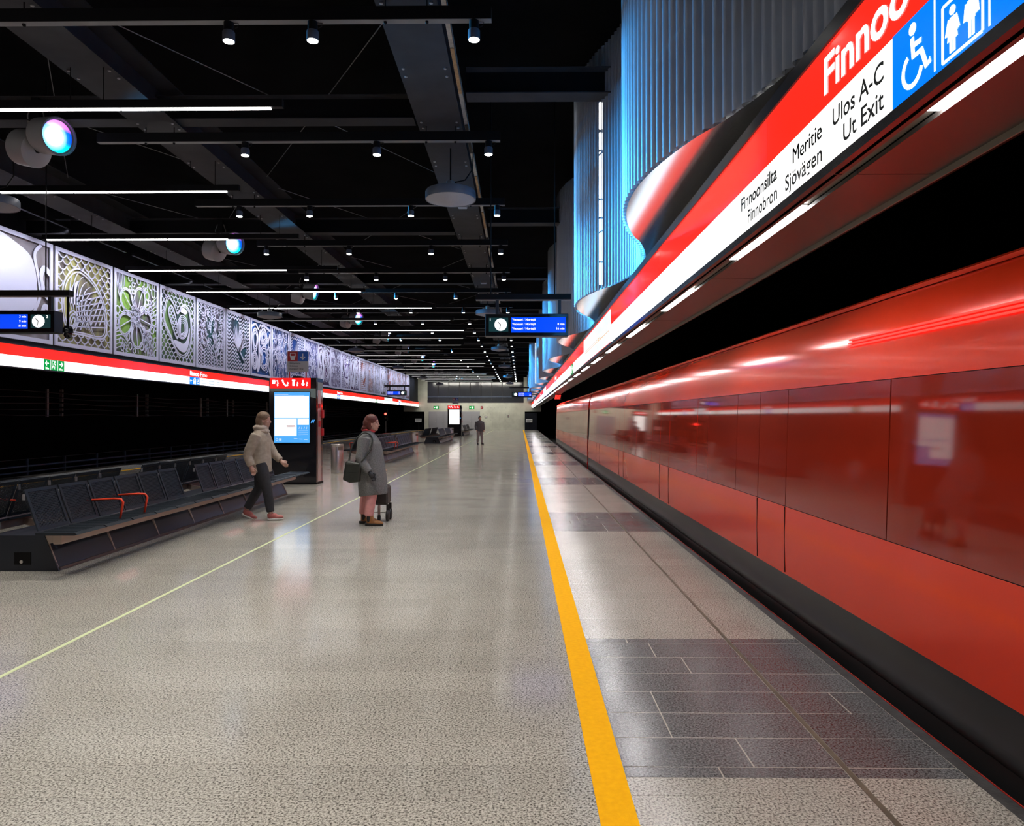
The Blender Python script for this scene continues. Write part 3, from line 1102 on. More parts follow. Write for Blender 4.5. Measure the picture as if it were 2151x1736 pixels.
# vertical glowing tubes that draw the bright lines behind the sheets
for k, (yy, xx) in enumerate(((12.1, 1.38), (YB0 + PER * 7 + 1.2, 1.05))):
    t = empty('tube_light', (xx, yy, EYE + 2.2), ['bright vertical tube light behind the second curtain wave from the camera', 'bright vertical tube light behind a far curtain wave'][k], 'light')
    zs = [2.27, 2.62, 3.35, 3.46, 3.68, 4.55, 4.62, 4.92, 5.4]
    for a, b in ((2.27, 2.64), (2.68, 3.40), (3.44, 3.72), (3.76, 4.55), (4.60, 4.88), (4.95, 5.40)):
        MB().tube([(xx, yy, EYE + a), (xx, yy, EYE + b)], 0.03, 10).build('lamp_tube', M['tube_light'], t)
    MB().box(xx + 0.03, xx + 0.07, yy - 0.03, yy + 0.03, EYE + 2.2, EYE + 5.45).build('carrier', M['galv'], t)

# ------------------------------------------------------------------ the train
TX = 2.20
train = empty('metro_train', (TX, 2.0, -1.0), 'glossy red metro train standing along the platform edge', 'train')
PROF_LOW = [(TX, 0.344), (TX - 0.005, 0.62), (TX, 0.904)]
PROF_UP = [(TX + 0.034, 1.88), (TX + 0.05, 2.10), (TX + 0.085, 2.26), (TX + 0.15, 2.385), (TX + 0.22, 2.43)]
ROOF = [(TX + 0.22, 2.43), (TX + 0.30, 2.455), (TX + 0.9, 2.62), (TX + 1.6, 2.66), (TX + 2.3, 2.62), (TX + 2.9, 2.455), (TX + 3.0, 2.40)]


def strip(prof, a, b, name, m, auto=50):
    V = [(p[0], a, p[1]) for p in prof] + [(p[0], b, p[1]) for p in prof]
    n = len(prof)
    mb = MB().add(V, [(i, i + 1, n + i + 1, n + i) for i in range(n - 1)])
    o = mb.build(name, m, train)
    set_sharp(o.data, auto)
    return o


TEND = 43.4
CARS = [(-17.5, 2.2), (2.6, 22.8), (23.2, TEND)]
for ci, (a, b) in enumerate(CARS):
    strip([(TX + 0.012, -0.75), (TX, -0.2), (TX, 0.06)], a, b, 'under_skirt', M['train_skirt'])
    strip([(TX, 0.06), (TX - 0.012, 0.075), (TX - 0.012, 0.15), (TX, 0.165), (TX, 0.344)], a, b, 'sill_band', M['train_skirt'])
    strip(PROF_LOW, a, b, 'lower_body', M['train_red'])
    strip([(TX, 0.904), (TX + 0.010, 0.905), (TX + 0.010 + 0.034, 1.879), (TX + 0.034, 1.88)], a, b, 'window_recess', M['seam'])
    strip(PROF_UP, a, b, 'upper_body', M['train_red'])
    strip([(TX + 0.20, 2.425), (TX + 0.185, 2.445), (TX + 0.205, 2.462), (TX + 0.24, 2.452)], a, b, 'rain_gutter', M['train_red'])
    strip(ROOF, a, b, 'roof', M['train_roof'])
    # far side and floor, so the car is a closed box
    strip([(TX + 3.0, 2.40), (TX + 3.05, 0.3), (TX + 3.0, -0.75), (TX + 0.012, -0.75)], a, b, 'far_side', M['train_red'])
    # flush tinted panes and door leaves along the window band
    y = a + 0.05
    i = 0
    while y < b - 0.06:
        L = min((1.62, 1.62, 0.68, 0.68)[i % 4], b - 0.05 - y)
        if L > 0.15 and b > 2.6:
            x0, x1, z0, z1 = TX + 0.001, TX + 0.034, 0.908, 1.876
            g = 0.006
            V = [(x0, y + g, z0), (x0, y + L - g, z0), (x1, y + L - g, z1), (x1, y + g, z1),
                 (x0 + 0.01, y + g, z0), (x0 + 0.01, y + L - g, z0), (x1 + 0.01, y + L - g, z1), (x1 + 0.01, y + g, z1)]
            MB().add(V, [(0, 3, 2, 1), (0, 1, 5, 4), (1, 2, 6, 5), (2, 3, 7, 6), (3, 0, 4, 7)]).build('door_pane' if i % 4 > 1 else 'window_pane', M['train_glass'], train)
            if i % 4 > 1:
                # door leaf seams in the lower body
                MB().box(TX - 0.0065, TX + 0.002, y - 0.004, y + 0.004, 0.36, 0.90).build('door_seam', M['seam'], train)
        y += L
        i += 1
# end caps
for a in (2.2, 2.6, 22.8, 23.2):
    MB().prism([(TX + 0.02, -0.7), (TX + 3.0, -0.7), (TX + 3.0, 2.4), (TX + 0.25, 2.4), (TX + 0.05, 1.9), (TX + 0.01, 0.9)], 'y', a - 0.005, a + 0.005).build('car_end', M['seam'], train)
MB().box(TX + 0.25, TX + 2.7, 22.8, 23.2, -0.4, 2.2).build('gangway', M['black_metal'], train)
MB().box(TX + 0.25, TX + 2.7, 2.2, 2.6, -0.4, 2.2).build('gangway', M['black_metal'], train)
# rounded nose at the far end
V = []; Fc = []
outl = [(TX + 0.012, -0.75), (TX, 0.344), (TX, 0.904), (TX + 0.034, 1.88), (TX + 0.085, 2.26), (TX + 0.22, 2.43), (TX + 1.5, 2.66), (TX + 2.8, 2.43), (TX + 3.0, 1.9), (TX + 3.0, -0.75)]
cx, cz = TX + 1.5, 0.9
for s_, dy in ((1.0, 0), (0.97, 0.18), (0.88, 0.5), (0.6, 0.75)):
    V += [(cx + (p[0] - cx) * s_, TEND + dy, cz + (p[1] - cz) * s_) for p in outl]
n_ = len(outl)
for r_ in range(3):
    for i in range(n_):
        Fc.append((r_ * n_ + i, r_ * n_ + (i + 1) % n_, (r_ + 1) * n_ + (i + 1) % n_, (r_ + 1) * n_ + i))
Fc.append(tuple(range(3 * n_, 4 * n_)))
MB().add(V, Fc).build('nose', M['train_red'], train)
# red lamps drawn out into the light streaks they leave in motion
o = MB()
for j in range(3):
    o.box(TX + 0.041 + 0.0045 * j, TX + 0.058 + 0.0045 * j, 3.0, 4.85, 2.125 + 0.022 * j, 2.135 + 0.022 * j)
tag(o.build('indicator_strip', M['red_led'], train), 'thin red indicator light strip on the upper side')
MB().box(TX + 0.06, TX + 0.13, 37.0, TEND - 0.1, 2.27, 2.33).build('tail_lamp', M['red_lamp'], train)

# red LED board hung under the canopy far along the platform
lb = empty('led_board', (1.78, 33.5, ZB - 0.35), 'small red LED board hung under the canopy near the train end', 'sign')
MB().box(1.62, 1.95, 33.5, 33.56, ZB - 0.36, ZB - 0.08).build('housing', M['black_metal'], lb)
F = Flat((1.63, 33.497, ZB - 0.35), (1, 0, 0), (0, 0, 1), 0.003)
for i in range(5):
    F.ribbon([(0.02 + 0.055 * i, 0.03), (0.06 + 0.055 * i, 0.23)], 0.03)
F.build('led_field', M['red_led'], lb)
MB().box(1.77, 1.79, 33.52, 33.54, ZB - 0.08, ZB - 0.03).build('hanger', M['black_metal'], lb)

# ------------------------------------------------------------------ light-box sign and art panels on the far side
LB, LM, LT = EYE + 1.26, EYE + 0.1217 * 12.7, EYE + 0.1431 * 12.7
sl = empty('light_box_sign', (XL, Y0, LB), 'long glowing red and white station name sign under the art panels', 'sign')
MB().box(XL - 0.30, XL - 0.03, Y0, Y1, LB, LT).build('back_box', M['trim'], sl)
MB().box(XL - 0.30, XL + 0.03, Y0, Y1, LT, LT + 0.03).build('top_trim', M['trim'], sl)
MB().box(XL - 0.30, XL + 0.01, Y0, Y1, LB - 0.03, LB).build('bottom_trim', M['trim'], sl)
struct('trim_8', MB().box(XL - 0.40, XL - 0.02, Y0, Y1, LT + 0.03, 3.60), M['navy_wall'], 'dark navy ledge between the far sign and the art panels')


def LF(h=0.0, t=0.002):
    return Flat((XL + h, 0, 0), (0, 1, 0), (0, 0, 1), t)


lmaps = [(65.7, 69.9)]
y = Y0 + 0.4
while y < Y1:
    e = min(y + 3.5, Y1)
    for u, v in minus(y, e, lmaps):
        if v - u < 0.02: continue
        MB().box(XL - 0.03, XL, u + 0.003, v - 0.003, LM, LT).build('red_panel', M['red_light'], sl)
        MB().box(XL - 0.03, XL, u + 0.003, v - 0.003, LB, LM).build('white_panel', M['white_light'], sl)
    y = e
for a, b in lmaps:
    MB().box(XL - 0.03, XL, a, b, LB, LT).build('map_panel', M['map_light'], sl)
    F = LF(0.0); F.ribbon([(a + 0.2, LB + 0.3), (b - 0.2, LB + 0.3)], 0.02); F.build('metro_line', M['print_orange'], sl)
for yy in (18.62, 35.9, 61.6):
    b = MB().box(XL, XL + 0.004, yy, yy + 0.84, LB, LM).build('green_panel', M['green_light'], sl)
    F = LF(0.004)
    pic_arrow(F, yy + 0.03, LB + 0.08, 0.2, math.pi, 0.12)
    pic_exit(F, yy + 0.30, LB + 0.02, 0.25)
    pic_arrow(F, yy + 0.61, LB + 0.08, 0.2, 0, 0.12)
    F.rect(yy + 0.272, yy + 0.280, LB, LM); F.rect(yy + 0.565, yy + 0.573, LB, LM)
    put_text(F, '20m', yy + 0.13, LB + 0.02, 0.055, 'C', 0.02); put_text(F, '60m', yy + 0.70, LB + 0.02, 0.055, 'C', 0.02)
    F.build('pictograms', M['print_white'], b)
for yy in (26.9, 48.7, 73.4):
    F = LF(0.0)
    put_text(F, 'Finnoo', yy + 0.03, LM + 0.055, 0.16, 'L', 0.03, width=0.78)
    F.build('lettering', M['print_white'], sl)
    F = LF(0.0)
    put_text(F, 'Finno', yy + 0.93, LM + 0.055, 0.16, 'L', 0.0, width=0.58)
    F.build('lettering', M['print_white'], sl)
    b = MB().box(XL, XL + 0.004, yy, yy + 0.84, LB, LM).build('blue_panel', M['blue_light'], sl)
    F = LF(0.004)
    pic_arrow(F, yy + 0.03, LB + 0.04, 0.2, math.pi, 0.12); pic_lift(F, yy + 0.28, LB, 0.28); pic_wheelchair(F, yy + 0.58, LB + 0.02, 0.24)
    F.build('pictograms', M['print_white'], b)
    F = LF(0.0)
    for j, wv in enumerate((0.42, 0.55, 0.75)):
        x = yy + 1.0 + sum((0.42, 0.55, 0.75)[:j]) + 0.25 * j
        for zz in (LB + 0.17, LB + 0.07):
            F.rect(x, x + wv, zz, zz + 0.035)
    F.build('street_names', M['print_grey'], sl)

# --- art panels -------------------------------------------------------------
PZ0, PZ1 = 3.61, 6.33
PW = 2.80
U, Vv = PW - 0.10, PZ1 - PZ0
FR = 0.11


def clip_lines(pts, ok):
    run = []
    out = []
    for p in pts:
        if ok(p): run.append(p)
        else:
            if len(run) > 1: out.append(run)
            run = []
    if len(run) > 1: out.append(run)
    return out


def inrect(p):
    return FR * 0.6 < p[0] < U - FR * 0.6 and FR * 0.6 < p[1] < Vv - FR * 0.6


def inside_poly(p, poly):
    c = False
    n = len(poly)
    for i in range(n):
        a, b = poly[i], poly[i - 1]
        if (a[1] > p[1]) != (b[1] > p[1]) and p[0] < (b[0] - a[0]) * (p[1] - a[1]) / (b[1] - a[1]) + a[0]:
            c = not c
    return c


def put(F, pts, w, ok=None, taper=False):
    for run in clip_lines(pts, lambda p: inrect(p) and (ok is None or ok(p))):
        F.ribbon(run, w, taper=taper)


def scales(F, r, ok, up=True, w=0.035):
    a0, a1 = (0, math.pi) if up else (math.pi, 2 * math.pi)
    j = 0
    v = -r
    while v < Vv + r:
        u = (r if j % 2 else 0) - r
        while u < U + 2 * r:
            put(F, [(u + r * math.cos(a0 + (a1 - a0) * k / 9), v + r * math.sin(a0 + (a1 - a0) * k / 9)) for k in range(10)], w, ok)
            u += 2 * r
        v += r
        j += 1


def zigzag(F, ok, dv=0.155, per=0.30, amp=0.05, w=0.058):
    v = FR
    while v < Vv:
        pts = []
        u = 0.0
        i = 0
        while u < U:
            pts.append((u, v + (amp if i % 2 else -amp)))
            u += per / 2; i += 1
        # subdivide for clipping
        fine = []
        for a, b in zip(pts, pts[1:]):
            fine += [a, ((a[0] + b[0]) / 2, (a[1] + b[1]) / 2)]
        put(F, fine, w, ok)
        v += dv


def herring(F, ok, cw=0.30, dv=0.135, w=0.030):
    u = 0.0
    while u < U:
        v = -0.2
        while v < Vv + 0.2:
            for s in (-1, 1):
                put(F, [(u + cw / 2 + s * cw / 2 * t, v + 0.13 * t) for t in (0, 0.25, 0.5, 0.75, 1.0)], w, ok)
            v += dv
        put(F, [(u + cw / 2, Vv * k / 30) for k in range(31)], w, ok)
        u += cw


def pebbles(F, r, n, ok):
    done = []
    for _ in range(n * 6):
        c = (r.uniform(0.1, U - 0.1), r.uniform(0.1, Vv - 0.1))
        rad = r.uniform(0.07, 0.14)
        if ok and not ok(c): continue
        if any(math.hypot(c[0] - d[0], c[1] - d[1]) < (rad + d[2]) * 0.93 for d in done): continue
        done.append((c[0], c[1], rad))
        ry = rad * r.uniform(0.8, 1.35)
        ph = r.uniform(0, 6)
        put(F, [(c[0] + rad * math.cos(2 * math.pi * k / 14 + ph), c[1] + ry * math.sin(2 * math.pi * k / 14 + ph)) for k in range(15)], 0.034)
        if len(done) >= n: break


def strokes(F, r, n, box, ln, w, ok=None, spread=0.5, base=1.2):
    for _ in range(n):
        u, v = r.uniform(box[0], box[1]), r.uniform(box[2], box[3])
        a = base + r.uniform(-spread, spread)
        k = r.uniform(-3, 3)
        p = []
        for i in range(7):
            p.append((u, v)); u += math.cos(a) * ln / 6; v += math.sin(a) * ln / 6; a += k * 0.12
        put(F, p, w, ok, taper=True)


def panel_art(F, kind, r):
    cx, cy = U / 2, Vv / 2
    if kind == 0:           # large smooth cloud-like shapes
        body = bez([(0.1, 0.9), (0.1, 2.3), (0.5, 2.6), (1.3, 2.45), (1.9, 2.15), (2.1, 1.4), (1.95, 0.85), (1.2, 0.65), (0.6, 0.55)], 60, True)
        F.poly(body)
        put(F, bez([(2.25, 2.6), (2.0, 2.3), (2.15, 1.7), (2.2, 1.2), (2.0, 0.7), (2.55, 0.45)], 50), 0.10)
        put(F, bez([(2.62, 1.9), (2.35, 2.0), (2.25, 1.7), (2.4, 1.35), (2.62, 1.2)], 40), 0.16)
        put(F, bez([(2.62, 0.9), (2.4, 1.0), (2.3, 0.8), (2.2, 0.5), (1.6, 0.35), (0.9, 0.4), (0.1, 0.3)], 50), 0.14)
        F.poly(bez([(1.9, 0.62), (2.3, 0.45), (2.5, 0.62), (2.55, 0.9), (2.2, 0.75)], 30, True))
    elif kind == 1:         # fish scales around a folded wing
        outline = bez([(0.55, 0.5), (0.30, 1.2), (0.45, 1.9), (1.0, 2.30), (1.75, 2.05), (2.30, 1.45), (2.42, 0.75), (2.2, 0.42), (1.3, 0.42)], 72, True)
        scales(F, 0.165, lambda p: not inside_poly(p, outline), False, 0.033)
        F.ribbon(outline, 0.05, True)
        F.ribbon([(cx + (p[0] - cx) * 0.92, cy + (p[1] - cy) * 0.92 - 0.02) for p in outline], 0.035, True)
        ok = lambda p: inside_poly(p, outline)
        for k in range(8):
            put(F, [(1.05 + 0.16 * k + (0.45 + 0.03 * k) * math.cos(R(100) + R(140) * t / 12) * 0.9, 1.55 - 0.09 * k + (0.85 - 0.04 * k) * math.sin(R(100) + R(140) * t / 12)) for t in range(13)], 0.042, ok, True)
        for k in range(7):
            put(F, [(0.9 + 0.23 * k + 0.55 * t / 10, 0.5 + 0.06 * k + 1.0 * t / 10) for t in range(11)], 0.034, ok)
            put(F, [(0.9 + 1.5 * t / 10, 0.62 + 0.14 * k + (0.15 + 0.06 * k) * t / 10) for t in range(11)], 0.034, ok)
        F.poly(bez([(0.55, 1.35), (0.75, 1.75), (1.05, 1.95), (1.0, 1.6), (1.1, 1.3), (0.8, 1.25)], 36, True))
        for q in range(3):
            F.ribbon(bez([(0.55 + 0.07 * q, 0.65), (0.62 + 0.08 * q, 0.95 - 0.05 * q), (0.85, 1.05 - 0.09 * q), (1.0 - 0.06 * q, 0.8), (0.8, 0.55 + 0.05 * q)], 40, True), 0.035, True)
    elif kind == 2:         # large flower over pebbles
        c = (1.22, 1.36)
        petals = []
        for k in range(5):
            a = R(54 + 72 * k + 10)
            d = (math.cos(a), math.sin(a)); q = (-d[1], d[0])
            petals.append(bez([(c[0] + d[0] * s + q[0] * t, c[1] + d[1] * s + q[1] * t) for s, t in ((0.18, 0), (0.45, 0.30), (0.85, 0.34), (1.05, 0.1), (1.0, -0.2), (0.7, -0.34), (0.4, -0.24))], 42, True))
        okp = lambda p: not any(inside_poly(p, q) for q in petals)
        pebbles(F, r, 60, lambda p: okp(p) and (p[0] > 0.9 or p[1] < 1.6))
        for q in petals:
            F.ribbon(q, 0.045, True)
            mx_ = sum(p[0] for p in q) / len(q); my_ = sum(p[1] for p in q) / len(q)
            F.ribbon([(mx_ + (p[0] - mx_) * 0.86, my_ + (p[1] - my_) * 0.86) for p in q], 0.03, True)
            put(F, bez([c, ((c[0] + mx_) / 2 + 0.05, (c[1] + my_) / 2), (mx_, my_), (2 * mx_ - c[0], 2 * my_ - c[1])], 16), 0.03)
        F.ribbon([(c[0] + (0.26 + 0.045 * math.sin(9 * 2 * math.pi * k / 90)) * math.cos(2 * math.pi * k / 90), c[1] + (0.34 + 0.05 * math.sin(9 * 2 * math.pi * k / 90)) * math.sin(2 * math.pi * k / 90)) for k in range(90)], 0.03, True)
        strokes(F, r, 26, (c[0] - 0.2, c[0] + 0.2, c[1] - 0.25, c[1] + 0.25), 0.16, 0.03, spread=3.1)
        for k in range(6):
            put(F, bez([(0.1 + 0.09 * k, 2.65), (0.25 + 0.08 * k, 2.0), (0.55 + 0.07 * k, 1.5)], 24), 0.028, okp)
            put(F, bez([(0.1, 0.85 - 0.13 * k), (0.5, 0.9 - 0.12 * k), (0.8, 0.65 - 0.1 * k)], 20), 0.03, okp)
            put(F, bez([(1.9 + 0.1 * k, 0.1), (1.75 + 0.1 * k, 0.7), (1.5 + 0.1 * k, 1.1)], 20), 0.028, okp)
            put(F, bez([(1.7, 1.2 + 0.1 * k), (2.2, 1.3 + 0.13 * k), (2.62, 1.5 + 0.15 * k)], 20), 0.028, okp)
    elif kind == 3:         # looped long-necked creature over scales
        loop = bez([(0.35, 2.0), (0.6, 2.4), (1.0, 2.2), (1.3, 1.9), (1.7, 2.25), (2.2, 2.15), (2.42, 1.6), (2.35, 0.8), (1.9, 0.32), (1.3, 0.4), (0.75, 1.0), (0.3, 1.5)], 90, True)
        scales(F, 0.145, lambda p: not inside_poly(p, loop), True, 0.033)
        F.ribbon(loop, 0.05, True)
        F.ribbon([(cx + (p[0] - cx) * 0.93, cy + (p[1] - cy) * 0.93) for p in loop], 0.04, True)
        inner = bez([(0.62, 1.85), (0.85, 2.1), (1.1, 1.8), (1.35, 1.2), (1.25, 0.95), (0.95, 1.3)], 48, True)
        F.ribbon(inner, 0.05, True)
        scales(F, 0.105, lambda p: inside_poly(p, inner), True, 0.035)
        F.poly(bez([(1.0, 0.85), (1.35, 0.55), (1.9, 0.5), (2.2, 0.9), (2.25, 1.45), (2.05, 1.0), (1.75, 0.8), (1.4, 0.85)], 48, True))
        for k in range(5):
            F.ribbon(bez([(1.35 + 0.05 * k, 1.05 + 0.03 * k), (1.3 + 0.06 * k, 1.5), (1.6, 1.85 - 0.07 * k), (2.0 - 0.05 * k, 1.75 - 0.05 * k), (2.1 - 0.06 * k, 1.3), (1.8, 1.0 + 0.06 * k)], 44, True), 0.03, True)
        F.poly(bez([(1.45, 2.0), (1.7, 2.15), (2.05, 2.05), (1.9, 1.92), (1.65, 1.95)], 24, True))
    elif kind == 4:         # herringbone with foliage
        ok = lambda p: not (math.hypot((p[0] - 0.72) / 0.5, (p[1] - 1.6) / 0.8) < 1 or math.hypot((p[0] - 1.85) / 0.55, (p[1] - 1.35) / 0.95) < 1)
        herring(F, ok)
        strokes(F, r, 95, (0.3, 1.15, 0.85, 2.4), 0.24, 0.042, spread=2.2)
        strokes(F, r, 120, (1.3, 2.4, 0.4, 2.2), 0.30, 0.042, spread=1.6, base=0.5)
    elif kind == 5:         # zigzag water with a plume
        c = (1.45, 0.95)
        plume = bez([(1.75, 0.45), (1.1, 1.15), (0.55, 2.0), (0.75, 2.35), (1.3, 2.3), (1.55, 1.6), (2.15, 1.75), (2.3, 1.3), (1.95, 0.75)], 60, True)
        zigzag(F, lambda p: not inside_poly(p, plume))
        for k in range(13):
            a = R(132 - 9 * k)
            L = 1.35 - 0.05 * abs(k - 4)
            put(F, bez([c, (c[0] + 0.5 * L * math.cos(a + 0.15), c[1] + 0.5 * L * math.sin(a + 0.15)), (c[0] + L * math.cos(a), c[1] + L * math.sin(a))], 16), 0.07, None, True)
        for k in range(6):
            put(F, bez([(1.55, 0.9), (1.75, 1.35 + 0.07 * k), (2.15, 1.55 + 0.04 * k - 0.1 * (k % 2)), (2.3, 1.1 + 0.06 * k)], 24), 0.045, None, True)
        put(F, bez([(1.3, 1.2), (1.7, 0.85), (2.1, 0.5), (2.0, 0.25)], 20), 0.09, None, True)
    elif kind == 6:         # flowing blobs and rings
        for k, (u, v, a, b) in enumerate(((0.55, 1.75, 0.34, 0.55), (0.5, 0.75, 0.38, 0.42), (1.75, 0.95, 0.55, 0.6), (1.7, 2.0, 0.45, 0.42))):
            for s in (1.0, 0.82, 0.6, 0.36)[:3 + k % 2]:
                F.ribbon([(u + a * s * math.cos(2 * math.pi * t / 36) * (1 + 0.1 * math.sin(3 * 2 * math.pi * t / 36 + k)), v + b * s * math.sin(2 * math.pi * t / 36)) for t in range(36)], 0.06, True)
        F.poly(bez([(1.0, 0.25), (1.35, 0.9), (1.15, 1.7), (1.35, 2.45), (1.1, 2.5), (0.95, 1.7), (0.98, 0.9), (0.8, 0.3)], 48, True))
        strokes(F, r, 60, (1.2, 2.4, 0.3, 2.3), 0.28, 0.045, spread=2.5)
        put(F, bez([(0.12, 2.35), (0.6, 2.5), (1.0, 2.3), (1.6, 2.55), (2.5, 2.4)], 30), 0.12)
        put(F, bez([(2.55, 0.2), (2.35, 0.7), (2.55, 1.2), (2.3, 1.7), (2.5, 2.2)], 30), 0.10)
    else:                   # dense woven texture
        for k in range(11):
            u = 0.17 + 0.24 * k
            put(F, [(u + 0.05 * math.sin(9 * Vv * t / 60 + k), Vv * t / 60) for t in range(61)], 0.035)
        strokes(F, r, 120, (0.1, U - 0.1, 0.1, Vv - 0.2), 0.24, 0.05, spread=1.4, base=0.2 if kind == 7 else 1.4)
        for q in range(5):
            u, v = r.uniform(0.5, U - 0.5), r.uniform(0.4, Vv - 0.5)
            for s in (0.36, 0.28, 0.2, 0.12):
                put(F, [(u + s * math.cos(math.pi * t / 12), v + s * math.sin(math.pi * t / 12)) for t in range(13)], 0.035)


tones = [((0.20, 0.17, 0.18), (0.30, 0.27, 0.30)), ((0.13, 0.11, 0.10), (0.42, 0.40, 0.14)), ((0.12, 0.10, 0.13), (0.22, 0.40, 0.07)),
         ((0.03, 0.06, 0.055), (0.13, 0.24, 0.08)), ((0.02, 0.08, 0.09), (0.10, 0.09, 0.12)), ((0.02, 0.09, 0.13), (0.02, 0.03, 0.05)),
         ((0.01, 0.09, 0.42), (0.02, 0.06, 0.15)), ((0.02, 0.10, 0.38), (0.03, 0.05, 0.16)), ((0.02, 0.05, 0.16), (0.01, 0.07, 0.36)),
         ((0.03, 0.05, 0.20), (0.05, 0.07, 0.34)), ((0.10, 0.03, 0.13), (0.05, 0.04, 0.14)), ((0.08, 0.05, 0.16), (0.10, 0.08, 0.22)),
         ((0.12, 0.06, 0.28), (0.07, 0.06, 0.12)), ((0.07, 0.05, 0.14), (0.16, 0.09, 0.2)), ((0.45, 0.10, 0.03), (0.12, 0.08, 0.12)),
         ((0.42, 0.14, 0.04), (0.1, 0.1, 0.18)), ((0.10, 0.12, 0.22), (0.2, 0.18, 0.2)), ((0.05, 0.04, 0.05), (0.1, 0.1, 0.12)),
         ((0.5, 0.10, 0.04), (0.14, 0.1, 0.14)), ((0.2, 0.2, 0.3), (0.4, 0.14, 0.06)), ((0.10, 0.08, 0.14), (0.4, 0.12, 0.05)),
         ((0.35, 0.12, 0.06), (0.1, 0.1, 0.15)), ((0.10, 0.08, 0.14), (0.3, 0.12, 0.08))]
kinds = [0, 1, 2, 3, 4, 5, 6, 7, 5, 7, 6, 8, 3, 6, 5, 7, 8, 6, 2, 4, 1, 7, 6]
words = ['large smooth cloud shapes, nearest the camera', 'a folded wing among yellow-grey fish scales', 'a big flower over green and mauve', 'a looped long-necked creature over green scales',
         'dark teal herringbone and foliage', 'zigzag water and a feather plume', 'bright blue blobs and rings', 'dense blue woven strokes', 'dark blue zigzags, just left of the emergency sign',
         'indigo woven strokes behind the emergency sign', 'purple flowing blobs right of the emergency sign', 'violet dense strokes beyond the purple blobs', 'a violet looped neck over scales',
         'mauve rings and strokes', 'orange-red zigzags', 'orange-grey woven strokes', 'grey-blue dense strokes', 'black and grey flowing rings', 'a red flower over pebbles', 'grey herringbone before the far end',
         'scales and wing in faded orange, near the far end', 'orange woven strokes, second from the far end', 'purple rings, last before the far end']
for i in range(23):
    a = 16.23 + PW * i
    p = empty('art_panel', (XL, a, PZ0), 'white cut-out wall panel with ' + words[i], 'art panel', 'cut-out art panels on the far wall')
    MB().box(XL - 0.12, XL - 0.065, a + 0.01, a + PW - 0.01, PZ0, PZ1).build('backing_board', two_tone('backing_%d' % i, *tones[i]), p)
    fr = MB()
    ya, yb = a + 0.05, a + 0.05 + U
    fr.box(XL - 0.03, XL, ya, yb, PZ0, PZ0 + FR); fr.box(XL - 0.03, XL, ya, yb, PZ1 - FR, PZ1)
    fr.box(XL - 0.03, XL, ya, ya + FR, PZ0 + FR, PZ1 - FR); fr.box(XL - 0.03, XL, yb - FR, yb, PZ0 + FR, PZ1 - FR)
    fr.build('panel_frame', M['panel_white'], p)
    F = Flat((XL - 0.022, ya, PZ0), (0, 1, 0), (0, 0, 1), 0.010)
    panel_art(F, kinds[i], random.Random(100 + i))
    F.build('cut_out_screen', M['panel_white'], p)

# ------------------------------------------------------------------ ceiling lights
HT = EYE + 4.45              # underside of the downlight tracks
COLS = [-0.51, -2.32, -4.46, -6.62]
CW = ['nearest the curtain', 'second from the curtain', 'third from the curtain', 'fourth from the curtain']


def light(name, kind, parent, loc, energy, color, size=None, blend=0.5, radius=0.05, target=None):
    L = bpy.data.lights.new(name, kind)
    L.energy = energy
    L.color = color
    if kind == 'SPOT':
        L.spot_size = size; L.spot_blend = blend
    L.shadow_soft_size = radius
    o = bpy.data.objects.new(name, L)
    COL.objects.link(o)
    o.parent = parent
    o.location = Vector(loc) - (world_loc(parent) if parent is not None else Vector())
    if target is not None:
        d = Vector(target) - Vector(loc)
        o.rotation_euler = d.to_track_quat('-Z', 'Y').to_euler()
    return o


